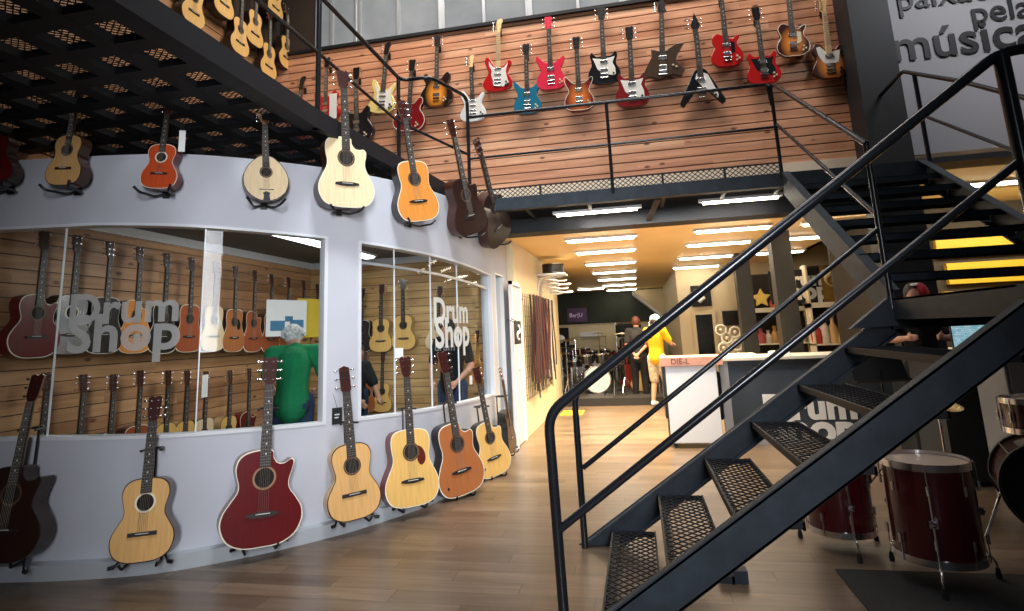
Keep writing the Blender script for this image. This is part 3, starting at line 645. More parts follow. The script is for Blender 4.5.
half = {
 'dread': [(0, 0), (.09, .004), (.158, .030), (.194, .09), (.196, .155), (.170, .22), (.142, .275), (.134, .32), (.143, .375), (.145, .43), (.128, .475), (.08, .497), (0, .50)],
 'classic': [(0, 0), (.09, .006), (.155, .042), (.182, .105), (.178, .165), (.148, .22), (.122, .265), (.118, .305), (.132, .36), (.138, .405), (.122, .45), (.08, .48), (0, .488)],
 'jumbo': [(0, 0), (.10, .006), (.175, .045), (.212, .115), (.207, .18), (.17, .24), (.138, .285), (.132, .325), (.146, .375), (.150, .42), (.132, .465), (.085, .492), (0, .50)],
 'mini': [(0, 0), (.08, .005), (.142, .036), (.166, .10), (.156, .16), (.126, .21), (.108, .25), (.108, .285), (.122, .33), (.124, .37), (.104, .41), (.06, .43), (0, .435)],
 'round': [(0, 0), (.08, .018), (.150, .075), (.182, .155), (.176, .235), (.140, .31), (.095, .36), (.05, .395), (0, .405)],
}
cutr = {
 'dread': [(0, 0), (.09, .004), (.158, .030), (.194, .09), (.196, .155), (.170, .22), (.142, .275), (.135, .32), (.146, .375), (.146, .405), (.128, .425), (.098, .418), (.066, .425), (.044, .455), (.038, .492), (0, .50)],
 'jumbo': [(0, 0), (.10, .006), (.175, .045), (.212, .115), (.207, .18), (.17, .24), (.138, .285), (.134, .33), (.150, .385), (.158, .425), (.142, .440), (.105, .420), (.068, .425), (.046, .455), (.040, .49), (0, .50)],
}
def outline(kind, cut=False, n=4):
    L_ = half[kind]; R_ = cutr[kind] if cut else L_
    pts = [(x, 0, z) for x, z in R_] + [(-x, 0, z) for x, z in L_[::-1][1:-1]]
    return [(p.x, p.z) for p in catmull(pts, n)]
def pegs(head, g_headz0, n_side, w, y, inline=False, hz=0.15, mtl=CHROME, big=False):
    k = n_side*2 if inline else n_side
    for sd in ((-1,) if inline else (-1, 1)):
        for i in range(k):
            z = g_headz0+0.025+(hz-0.04)*i/max(1, k-1); x0 = sd*w*0.5
            p = MB(); p.tube([(x0*0.55, y-0.014, z), (x0*0.55, y+0.004, z)], 0.0035, 6); p.tube([(x0*0.7, y+0.012, z), (x0+sd*0.020, y+0.012, z)], 0.003, 6); p.ball((x0+sd*0.026, y+0.012, z), (0.010, 0.005, 0.0075), 8)
            p.build('tuning_peg', mtl, head)
def neck_parts(root, z_board0, z_nut, y_top, w0, w1, neckm, boardm, zbody, nfret=19, straight=False):
    nk = MB()
    pr_ = [(-w1/2, y_top+0.004), (w1/2, y_top+0.004), (w1*0.36, y_top+0.020), (0, y_top+0.026), (-w1*0.36, y_top+0.020)]
    vs = []
    for z, k in ((zbody, w0/w1), (z_nut, 1.0)): vs += [(x*k, y, z) for x, y in pr_]
    nk.add(vs, [(0, 1, 2, 3, 4), (9, 8, 7, 6, 5)]+[(i, (i+1) % 5, 5+(i+1) % 5, 5+i) for i in range(5)])
    nk.build('neck', neckm, root)
    fb = MB(); y0 = y_top-0.006; y1 = y_top+0.004
    fb.add([(-w0/2, y0, z_board0), (w0/2, y0, z_board0), (w1/2, y0, z_nut), (-w1/2, y0, z_nut), (-w0/2, y1, z_board0), (w0/2, y1, z_board0), (w1/2, y1, z_nut), (-w1/2, y1, z_nut)],
           [(0, 1, 2, 3), (4, 7, 6, 5), (0, 4, 5, 1), (1, 5, 6, 2), (2, 6, 7, 3), (3, 7, 4, 0)])
    S = (z_nut-0.17)
    for i in range(1, nfret+1):
        z = z_nut-(z_nut-0.18)*(1-2**(-i/12))
        if z < z_board0+0.004: break
        w = w1+(w0-w1)*(z_nut-z)/(z_nut-z_board0); fb.box(-w/2+.001, w/2-.001, y0-0.0012, y0, z-0.0012, z+0.0012, 1)
        if i in (3, 5, 7, 9, 12, 15): zz = z+0.012; fb.box(-0.004, 0.004, y0-0.0008, y0, zz-0.004, zz+0.004, 2)
    fb.build('fretboard', [boardm, FRET, GUARDW], root, smooth=False)
    return y0
def headstock(root, shape, z0, y, mtl, backm, n=3, pegm=CHROME):
    H = {'acoustic': ([(-.021, 0), (.021, 0), (.036, .03), (.040, .15), (.022, .158), (0, .150), (-.022, .158), (-.040, .15), (-.036, .03)], .150, False),
         'classic': ([(-.026, 0), (.026, 0), (.036, .015), (.036, .165), (.018, .172), (0, .18), (-.018, .172), (-.036, .165), (-.036, .015)], .170, False),
         'fan': ([(-.018, 0), (.018, 0), (.045, .05), (.075, .11), (.04, .15), (0, .16), (-.04, .15), (-.075, .11), (-.045, .05)], .13, False),
         'open': ([(-.019, 0), (.019, 0), (.034, .03), (.045, .135), (.02, .15), (.012, .135), (0, .145), (-.012, .135), (-.02, .15), (-.045, .135), (-.034, .03)], .14, False),
         'inline': ([(-.019, 0), (.019, 0), (.024, .03), (.030, .10), (.043, .13), (.040, .155), (.02, .165), (-.012, .155), (-.030, .12), (-.034, .02)], .150, True),
         'vee': ([(-.019, 0), (.019, 0), (.046, .035), (.030, .09), (0, .19), (-.030, .09), (-.046, .035)], .13, False),
         'star': ([(-.019, 0), (.019, 0), (.05, .02), (.036, .06), (.045, .10), (.012, .17), (-.01, .16), (-.04, .04)], .14, True)}[shape]
    P = H[0]; g = MB(); tl = 0.10   # tilts back
    vs = [(x, y+z*tl, z0+z) for x, z in P]+[(x, y+0.014+z*tl, z0+z) for x, z in P]; k = len(P)
    g.add(vs, [tuple(range(k))], 1); g.add(vs, [tuple(range(k, 2*k))[::-1]]+[(i, (i+1) % k, k+(i+1) % k, k+i) for i in range(k)], 0)
    if shape == 'classic':
        for sx in (-1, 1): g.box(sx*0.017-0.006, sx*0.017+0.006, y-0.0015+0.09*tl, y+0.002+0.09*tl, z0+0.035, z0+0.145, 2)
    h = g.build('headstock', [backm, mtl, HOLE], root, smooth=False)
    pegs(h, z0+0.005, n, 0.074, y+0.008, H[2], H[1]-0.01, pegm)
    return h
def acoustic(kind='dread', cut=False, top=NAT, side=MAHO, bind=BINDW, head='acoustic', headm=HEADR, guard=None, neckm=NECKW, boardm=FRETB, depth=0.105, smile=True, pegm=CHROME, special=None, rose=ROSETTE):
    root = empty('acoustic_guitar'); O = outline(kind, cut); zt = max(z for _, z in O); y0 = -depth/2
    b = MB(); b.prism(O, y0+0.003, depth/2); b.build('body', side, root, angle=40, bevel=0.003)
    b = MB(); b.prism(O, y0, y0+0.0035); b.build('binding', bind, root, angle=40)
    cz = zt*0.45
    I = [(x*(1-0.006/0.18), cz+(z-cz)*(1-0.006/0.25)) for x, z in O]
    b = MB(); b.prism(I, y0-0.0012, y0+0.0005); sb = b.build('soundboard', top, root, angle=40)
    k = zt/0.5; sh = 0.350*k if kind != 'round' else 0.255; rr = 0.050*k; yy = y0-0.0012
    g = MB(); g.lathe([(rr+0.012, yy), (rr+0.012, yy-0.001), (rr+0.001, yy-0.001), (rr+0.001, yy)], (0, 0, sh), 'Y', 28); 
    g.add([(rr*math.cos(a), yy-0.0006, sh+rr*math.sin(a)) for a in [2*math.pi*i/24 for i in range(24)]], [tuple(range(24))], 1); g.build('soundhole', [rose, HOLE], root)
    bz = 0.165*k if kind != 'round' else 0.10
    g = MB()
    if smile: P = [(-.085, -.006), (-.05, -.014), (0, -.018), (.05, -.014), (.085, -.006), (.08, .006), (.045, .012), (0, .012), (-.045, .012), (-.08, .006)]
    else: P = [(-.085, -.012), (.085, -.012), (.085, .012), (-.085, .012)]
    if kind == 'round': P = [(-.07, -.004), (.07, -.004), (.07, .004), (-.07, .004)]
    g.prism([(x*k, bz+z*k) for x, z in P], yy-0.009, yy); g.box(-0.038*k, 0.038*k, yy-0.012, yy-0.009, bz+0.001, bz+0.004, 1); g.build('bridge', [FRETB, GUARDW], root, smooth=False)
    if guard:
        if guard == 'double':
            for sx in (1,): pass
        P = [(0.052, .035), (.085, .015), (.105, -.03), (.10, -.075), (.07, -.095), (.048, -.07), (.045, -.045), (.060, -.02), (.060, .01)]
        Pc = [(p.x, p.z) for p in catmull([(x, 0, z) for x, z in P], 3)]
        g = MB(); g.prism([(x*k, sh+z*k) for x, z in Pc], yy-0.0015, yy); g.build('pickguard', guard, root)
    zn = zt+0.355*k
    if kind == 'round': zn = zt+0.28
    if kind in ('mini',): zn = zt+0.30
    w0, w1 = (0.058, 0.046) if kind != 'classic' else (0.064, 0.053)
    fb0 = sh+rr+0.006 if kind != 'round' else sh+rr+0.004
    yt = neck_parts(root, fb0, zn, y0-0.002, w0, w1, neckm, boardm, zt-0.01)
    headstock(root, head, zn, y0-0.002, headm, neckm, 4 if head == 'fan' else 3, pegm)
    g = MB()
    for i in range(6): x = -0.5+i/5; g.tube([(x*0.052*k, yy-0.011, bz), (x*w1*0.82, yt-0.003, zn), ], 0.0007, 4)
    g.build('strings', STRING, root, smooth=False)
    if kind == 'round':
        g = MB(); g.prism([(-.03, 0), (.03, 0), (.022, .05), (.03, .07), (0, .085), (-.03, .07), (-.022, .05)], yy-0.004, yy); g.build('tailpiece', CHROME, root)
    root['H'] = zn+0.16
    return root

EO = {
 'strat': (1, [(0, .002), (.08, .008), (.14, .045), (.158, .105), (.135, .165), (.110, .21), (.118, .255), (.140, .30), (.146, .335), (.130, .355), (.100, .335), (.066, .298), (.034, .288), (-.034, .288), (-.058, .325), (-.085, .372), (-.118, .402), (-.142, .392), (-.148, .345), (-.128, .285), (-.108, .235), (-.116, .19), (-.150, .14), (-.166, .085), (-.14, .03), (-.07, .005)]),
 'tele': (1, [(0, .002), (.09, .006), (.148, .045), (.160, .105), (.135, .165), (.112, .215), (.118, .26), (.142, .30), (.144, .335), (.120, .352), (.088, .335), (.060, .302), (.034, .30), (-.034, .318), (-.07, .368), (-.118, .372), (-.146, .33), (-.140, .28), (-.116, .225), (-.128, .175), (-.158, .115), (-.15, .05), (-.09, .008)]),
 'single': (1, [(0, .002), (.09, .008), (.148, .055), (.160, .12), (.138, .18), (.110, .225), (.112, .265), (.136, .31), (.128, .338), (.098, .325), (.066, .30), (.040, .305), (.034, .335), (-.034, .35), (-.08, .372), (-.120, .350), (-.136, .305), (-.120, .25), (-.112, .215), (-.140, .17), (-.160, .11), (-.145, .05), (-.085, .006)]),
 'double': (1, [(0, .002), (.09, .006), (.148, .045), (.160, .11), (.135, .17), (.112, .215), (.120, .26), (.146, .31), (.158, .36), (.140, .375), (.105, .345), (.070, .318), (.034, .31), (-.034, .31), (-.068, .325), (-.10, .36), (-.138, .40), (-.158, .385), (-.146, .32), (-.118, .26), (-.112, .215), (-.138, .17), (-.160, .11), (-.148, .045), (-.09, .006)]),
 'horned': (1, [(0, .002), (.085, .004), (.145, .035), (.166, .095), (.150, .155), (.126, .205), (.130, .26), (.142, .31), (.120, .345), (.098, .322), (.072, .300), (.034, .300), (-.034, .300), (-.072, .300), (-.098, .325), (-.120, .352), (-.142, .315), (-.130, .26), (-.126, .205), (-.150, .155), (-.166, .095), (-.145, .035), (-.085, .004)]),
 'hollow': (1, [(0, .002), (.11, .010), (.178, .06), (.198, .135), (.172, .205), (.138, .255), (.140, .30), (.162, .345), (.160, .395), (.128, .412), (.092, .385), (.062, .345), (.034, .34), (-.034, .34), (-.062, .345), (-.092, .385), (-.128, .412), (-.160, .395), (-.162, .345), (-.140, .30), (-.138, .255), (-.172, .205), (-.198, .135), (-.178, .06), (-.11, .010)]),
 'explorer': (0, [(-.030, .01), (.10, .06), (.175, .03), (.21, .10), (.13, .19), (.14, .26), (.215, .385), (.13, .375), (.05, .325), (.034, .31), (-.034, .31), (-.11, .34), (-.105, .25), (-.215, .02), (-.12, .04)]),
 'vee': (0, [(0, .165), (.03, .16), (.175, -.02), (.205, 0), (.205, .03), (.06, .325), (.034, .35), (-.034, .35), (-.06, .325), (-.205, .03), (-.205, 0), (-.175, -.02), (-.03, .16)]),
}
def electric(shape, paint, guard=None, neckm=NECKW, boardm=FRETB, head='acoustic', headm=HEADB, pick=3, pickm=PICKM, rim=None):
    root = empty('electric_guitar'); sm, P = EO[shape]
    O = [(p.x, p.z) for p in catmull([(x, 0, z) for x, z in P], 4)] if sm else P
    d = 0.042 if shape != 'hollow' else 0.065; y0 = -d/2
    b = MB(); b.prism(O, y0, d/2); b.build('body', paint, root, angle=40, bevel=0.006)
    if rim:
        g = MB(); pts = [(x*0.985, y0+0.001, .16+(z-.16)*0.985) for x, z in O]; g.tube(pts, 0.0035, 5, closed=True); g.build('binding', rim, root)
    zt = {'strat': .288, 'tele': .31, 'single': .342, 'double': .31, 'horned': .30, 'hollow': .34, 'explorer': .31, 'vee': .35}[shape]
    gy = y0
    if guard:
        G = {'strat': [(-.02, .055), (.075, .05), (.125, .09), (.10, .17), (.090, .225), (.105, .29), (.112, .325), (.07, .27), (.03, .262), (-.03, .262), (-.07, .30), (-.105, .355), (-.10, .30), (-.070, .24), (-.075, .19), (-.055, .13), (-.05, .08)],
             'tele': [(.03, .15), (.08, .165), (.09, .21), (.105, .29), (.07, .285), (.03, .275), (-.03, .285), (-.08, .34), (-.115, .335), (-.10, .25), (-.06, .17), (-.03, .15)],
             'horned': [(.0, .10), (.07, .085), (.12, .08), (.115, .16), (.09, .22), (.115, .285), (.07, .275), (0, .27), (-.07, .275), (-.115, .285), (-.09, .22), (-.07, .16)],
             'single': [(.045, .13), (.085, .16), (.085, .26), (.045, .27)],
             'vee': [(0, .175), (.06, .13), (.14, .035), (.15, .07), (.07, .28), (.035, .30), (-.035, .30), (-.05, .25)],
             'hollow': [(.045, .13), (.085, .14), (.095, .27), (.045, .27)], 'double': [(.045, .13), (.085, .16), (.085, .26), (.045, .27)], 'explorer': [(.03, .13), (.09, .11), (.09, .24), (.04, .28)]}[shape]
        g = MB(); g.prism([(x*.98, z) for x, z in G], y0-0.003, y0-0.0002); g.build('pickguard', guard, root, smooth=False); gy = y0-0.003
    for i in range(pick):
        zz = 0.135+0.06*i if pick == 3 else 0.14+0.095*i
        hh = 0.009 if pick == 3 else 0.018
        g = MB(); g.box(-0.038, 0.038, gy-0.008, gy, zz-hh, zz+hh); g.build('pickup', pickm, root, smooth=False, bevel=0.002)
    g = MB(); g.box(-0.038, 0.038, gy-0.012, gy+0.002, 0.082, 0.104); g.box(-0.04, 0.04, gy-0.009, gy+.002, 0.058, 0.066); g.build('bridge', CHROME, root, smooth=False, bevel=0.002)
    for (x, z) in {'vee': [(.10, .10), (.12, .07)], 'explorer': [(.10, .15), (.13, .13)]}.get(shape, [(.095, .10), (.115, .075), (.09, .058)]):
        g = MB(); g.lathe([(0, gy-0.014), (0.009, gy-0.014), (0.011, gy)], (x, 0, z), 'Y', 12); g.build('knob', GUARDB if guard is GUARDW else PICKC, root)
    zn = zt+0.40 if head != 'bass' else zt+0.5
    fb0 = (0.135+0.06*2+0.014) if pick == 3 else 0.14+0.095+0.024
    yt = neck_parts(root, fb0, zn, gy+0.001, 0.056, 0.043, neckm, boardm, zt-0.03)
    headstock(root, head, zn, gy+0.001, headm, neckm)
    g = MB()
    for i in range(6): x = -0.5+i/5; g.tube([(x*0.05, gy-0.013, 0.093), (x*0.036, yt-0.003, zn)], 0.0007, 4)
    g.build('strings', STRING, root, smooth=False)
    root['H'] = zn+0.155
    return root

PROTO = {}
def get(key, fn):
    """first use hands out the instrument itself, later uses hand out copies with copied parts"""
    if key not in PROTO: PROTO[key] = fn(); return PROTO[key]
    return dup(PROTO[key])
def pose(o, base, axis, facing, scale):
    """stand the instrument on `base`, neck along `axis`, soundboard looking towards `facing`"""
    z = Vector(axis).normalized(); f = Vector(facing); f = (f-z*f.dot(z)).normalized(); y = -f; x = y.cross(z)
    M = Matrix((x, y, z)).transposed().to_4x4(); M = Matrix.Translation(base) @ M @ Matrix.Diagonal((scale, scale, scale, 1))
    o.matrix_world = M; return o
def set_h(o, base_, top_, facing, lab, group, cat='guitar', k=1.0):
    H = o['H']; d = Vector(top_)-Vector(base_); o = pose(o, Vector(base_), d, facing, d.length/H*k); tag(o, lab, cat, group); return o

# --- floor row on the plinth, each on its own A-frame stand
def floor_stand(P, T, n, lab, w=1.0):
    """black tube stand: base loop, two body arms, mast and neck cradle"""
    P = Vector(P); T = Vector(T); ax = (T-P); L = ax.length; ax.normalize(); n3 = Vector((n.x, n.y, 0)); t3 = Vector((-n.y, n.x, 0))
    o = empty('guitar_stand', (P.x, P.y, 0.1)); tag(o, lab, 'guitar stand', 'stands of the floor guitars')
    back = -n3
    a = P+back*0.09; nk = P+ax*(L*0.66)+back*0.06
    hub = P+ax*(L*0.20)+back*0.11
    g = MB(); g.tube([hub, nk], 0.008, 8); sub(g.build('mast', BLACK), o)
    for s in (-1, 1):
        g = MB(); g.tube(fillet([hub, P+t3*0.10*s+back*0.05+Vector((0, 0, -0.015)), P+t3*0.10*s+n3*0.07+Vector((0, 0, -0.02)), P+t3*0.115*s+n3*0.085+Vector((0, 0, 0.015))], 0.03, 4), 0.009, 8); sub(g.build('body_arm', BLACK), o)
        g = MB(); e = P+t3*0.16*s+n3*0.03; e.z = 0.112; g.tube([hub, e], 0.008, 8); e2 = e+t3*0.03*s+n3*0.02; g.tube([e, e2], 0.013, 8); sub(g.build('leg', BLACK), o)
    g = MB(); e = P+back*0.02; g.tube(fillet([nk, nk+t3*0.05, nk+t3*0.055+n3*0.10, nk+t3*0.075+n3*0.12], 0.02, 4), 0.008, 8); g.tube(fillet([nk, nk-t3*0.05, nk-t3*0.055+n3*0.10, nk-t3*0.065+n3*0.11], 0.02, 4), 0.008, 8)
    sub(g.build('neck_cradle', BLACK), o)
    return o
def floor_guitar(key, fn, b, t, lab, slab, lean=0.14, d=0.20, zb=0.17, yaw=0.0, k=1.0, ts=None):
    s, _ = wall_at(b[0], 330); wp, tg, n = wpt(s, 0)
    # base where the pixel ray passes a surface d in front of the wall
    s2, z2 = wall_at(b[0], b[1], d); P2, _, n2_ = wpt(s2, d); P = Vector((P2.x, P2.y, z2)); n3 = Vector((n2_.x, n2_.y, 0))
    T = at(t[0], t[1], N=n3, P=P-n3*lean)
    R_ = Matrix.Rotation(yaw, 3, 'Z'); o = get(key, fn); off = 0.05
    set_h(o, P, T, R_ @ n3, lab, 'acoustic guitars standing along the curved wall', k=k)
    ny = Matrix.Rotation(yaw*0.8, 3, 'Z') @ n3; floor_stand(P, T, Vector((ny.x, ny.y)), slab)
    return o
floor_guitar('dk', lambda: acoustic('jumbo', True, DKBR, ROSEW, BINDD, guard=None), (5, 561), (45, 367), 'dark brown acoustic guitar at the far left of the floor row, almost lost in shadow', 'black stand holding the dark guitar at the far left end', d=0.19, k=0.96)
floor_guitar('nat', lambda: acoustic('classic', False, NAT, MAHO, BINDD, smile=False, rose=BINDW), (143, 561), (158, 396), 'natural top acoustic guitar with reddish headstock, second from the left on the floor plinth', 'black stand under the natural guitar second from left on the plinth', lean=0.14, d=0.20)
floor_guitar('wine', lambda: acoustic('jumbo', True, WINE, REDSIDE, BINDW, head='acoustic', headm=HEADR, rose=mat('rosette_brown', (0.30, 0.16, 0.09), 0.4)), (259, 546), (270, 344), 'large wine-red cutaway acoustic bass with white binding standing on the plinth', 'black stand carrying the wine-red cutaway bass', d=0.20, k=0.93)
floor_guitar('cls', lambda: acoustic('classic', False, NAT, NATSIDE, BINDD, head='classic', headm=HEADR, smile=False), (354, 519), (343, 376), 'classical guitar with slotted red headstock and black swing tag, standing under the wall pillar', 'black stand under the classical guitar with the swing tag', d=0.19, k=1.05, yaw=-0.2)
floor_guitar('dpg', lambda: acoustic('dread', False, YEL, REDSIDE, BINDW, guard=GUARDT, head='open'), (411, 506), (403, 362), 'yellow-topped dreadnought with red sides and tortoise pickguard on the plinth', 'black stand under the dreadnought with red sides', lean=0.14, d=0.205, k=1.05, yaw=-0.33)
floor_guitar('brn', lambda: acoustic('dread', True, BROWNT, BLKT, BINDW), (461, 494), (440, 358), 'brown cutaway acoustic guitar with black sides, between two light-topped ones on the plinth', 'black stand under the brown cutaway guitar', lean=0.14, d=0.215, k=1.05, yaw=-0.42)
floor_guitar('ctb', lambda: acoustic('dread', True, YEL, BLKT, BINDW), (494, 475), (474, 372), 'light natural cutaway acoustic guitar with black sides near the door end of the plinth', 'black stand under the light cutaway guitar near the door end', lean=0.14, d=0.215, k=1.05, yaw=-0.55)
floor_guitar('dk2', lambda: acoustic('dread', False, DKBR, BLKT, BINDD), (510, 452), (497, 368), 'dark acoustic guitar half hidden behind the last light one of the floor row', 'black stand at the door end, its bare cradle showing', lean=0.10, d=0.16)
# --- upper row hanging in front of the wall top, each resting on a wall bracket
def bracket(P, n, lab, w=0.11, ny=None):
    n3 = Vector((n.x, n.y, 0)); t3 = Vector((-ny.y, ny.x, 0)); nf = Vector((ny.x, ny.y, 0)); P = Vector(P); o = empty('guitar_bracket', P); wallp = P-n3*0.20
    wallp = P - n3*0.115
    g = MB(); g.bar(wallp+Vector((0, 0, 0.09)), wallp-Vector((0, 0, 0.03)), 0.05, 0.012, n3); sub(g.build('wall_plate', BLACK, smooth=False), o)
    for s in (-1, 1):
        g = MB(); g.tube(fillet([wallp+Vector((0, 0, 0.0)), wallp+t3*w*s*0.7+n3*0.03+Vector((0, 0, -0.02)), P+t3*w*s+nf*0.07+Vector((0, 0, -0.02)), P+t3*w*1.3*s+nf*0.09+Vector((0, 0, 0.02))], 0.03, 4), 0.010, 8); sub(g.build('bracket_arm', BLACK), o)
    tag(o, lab, 'wall bracket', 'brackets on the top of the curved wall')
def high_guitar(key, fn, b, t, lab, blab, d=0.13, lean=0.02, yaw=0.0, cat='guitar', k=1.0):
    s2, z2 = wall_at(b[0], b[1], d); P2, _, n = wpt(s2, d); P = Vector((P2.x, P2.y, z2)); n3 = Vector((n.x, n.y, 0))
    T = at(t[0], t[1], N=n3, P=P-n3*lean); o = get(key, fn)
    set_h(o, P, T, Matrix.Rotation(yaw, 3, 'Z') @ n3, lab, 'instruments hanging along the wall top', cat, k)
    ny = Matrix.Rotation(yaw-0.12, 3, 'Z') @ n3; bracket(P+Vector((0, 0, -0.006)), Vector((n3.x, n3.y)), blab, 0.11, ny)
    return o
high_guitar('h1', lambda: acoustic('mini', False, WINE, ROSEW, BINDD), (-2, 186), (2, 88), 'dark red small guitar cut by the left picture edge below the walkway', 'bracket below the dark red guitar at the left edge')
high_guitar('h2', lambda: acoustic('mini', False, HONEY if False else NAT, MAHO, BINDD, head='classic', smile=False, rose=ROSETTE), (66, 187), (83, 98), 'small natural classical guitar hanging on the far left of the wall top, dark sides', 'bracket with long upturned arm under the small natural guitar', yaw=-0.1, k=1.14)
high_guitar('h3', lambda: acoustic('mini', False, ORED, REDSIDE, BINDW, head='classic', smile=False, rose=BINDW), (160, 190), (171, 110), 'small orange-red guitar hanging on the wall top with a paper tag', 'bracket under the small orange-red guitar', yaw=-0.1, k=1.12)
high_guitar('h4', lambda: acoustic('round', False, PALE, MAHO, BINDD, head='fan', headm=NECKW, smile=False, depth=0.08), (266, 202), (264, 117), 'teardrop-bodied pale ten-string instrument with fan-shaped headstock on the wall top', 'triangular bracket under the teardrop-bodied instrument', cat='lute', k=1.1)
high_guitar('h5', lambda: acoustic('dread', True, PALE, MAHO, BINDW, head='open', headm=HEADR), (345, 209), (341, 86), 'pale cutaway acoustic guitar hanging highest, its neck crossing the walkway beam', 'bracket under the pale cutaway guitar', d=0.16, k=1.13, yaw=-0.1)
high_guitar('h6', lambda: acoustic('dread', False, HONEY, BLKT, BINDW), (418, 222), (400, 112), 'orange dreadnought with black sides hanging beside the chamfered railing corner', 'bracket under the orange dreadnought', d=0.16, k=1.1, yaw=-0.25)
high_guitar('h7', lambda: acoustic('dread', True, DKBR, MAHO, BINDD), (470, 234), (449, 132), 'dark brown acoustic guitar hanging next to the orange one, seen from its side', 'bracket under the first dark brown guitar of the wall top', d=0.18, yaw=-0.4, k=1.12)
high_guitar('h7', None, (498, 242), (475, 150), 'dark brown acoustic guitar hanging last on the wall top, under the balcony corner', 'bracket under the last dark brown guitar', d=0.18, yaw=-0.45, k=1.12)

# --- electric guitars on slat-wall hooks (plane of the upper wall)
def hook(P, lab):
    t = empty('wall_hook', (P[0], YW-0.002, P[2])); tag(t, lab, 'wall hook', 'guitar hooks on the upper slat wall')
    g = MB(); g.box(-0.022, 0.022, -0.008, 0, -0.05, 0.05); g.build('hook_plate', BLACK, t, smooth=False, bevel=0.002)
    g = MB(); g.tube([(0, -0.006, 0), (0, -0.07, 0.01)], 0.007, 8)
    for s in (-1, 1): g.tube(fillet([(0, -0.07, 0.01), (s*0.032, -0.075, 0.01), (s*0.034, -0.125, 0.02)], 0.012, 3), 0.007, 8)
    g.build('hook_fork', BLACK, t); return t
HK = []
def wall_guitar(key, fn, b, t, lab, short):
    P = at(b[0], b[1], Y=YW-0.10); T = at(t[0], t[1], Y=YW-0.10); o = get(key, fn)
    set_h(o, P, T, Vector((0, -1, 0)), lab, 'electric guitars on the upper slat wall')
    N_ = P+(T-P)*0.845
    if not HK: h = hook((N_.x, 0, N_.z), 'black hook holding '+short); HK.append(h)
    else: h = dup(HK[0]); h.location = (N_.x, YW-0.002, N_.z); tag(h, 'black hook holding '+short, 'wall hook')
    return o
RED = lac('lacquer_red', (0.50, 0.012, 0.012)); PINK = lac('lacquer_pink_red', (0.72, 0.03, 0.07)); BLUE = lac('lacquer_blue', (0.015, 0.16, 0.26)); BLK = lac('lacquer_black', (0.010, 0.010, 0.012)); WHT = lac('lacquer_white', (0.74, 0.76, 0.76)); CRM = lac('lacquer_cream', (0.80, 0.62, 0.22)); DRD = lac('lacquer_dark_red', (0.20, 0.010, 0.014)); BRN = wood('lacquer_brown', (0.07, 0.045, 0.03), 0.2)
SB1 = burst('sunburst_orange', (0.85, 0.30, 0.03), (0.02, 0.010, 0.008), r0=.07, r1=.17); SB2 = burst('sunburst_red', (0.72, 0.20, 0.03), (0.16, 0.012, 0.01), r0=.05, r1=.17); SB3 = burst('sunburst_amber', (0.80, 0.26, 0.04), (0.05, 0.012, 0.008), r0=.06, r1=.165)
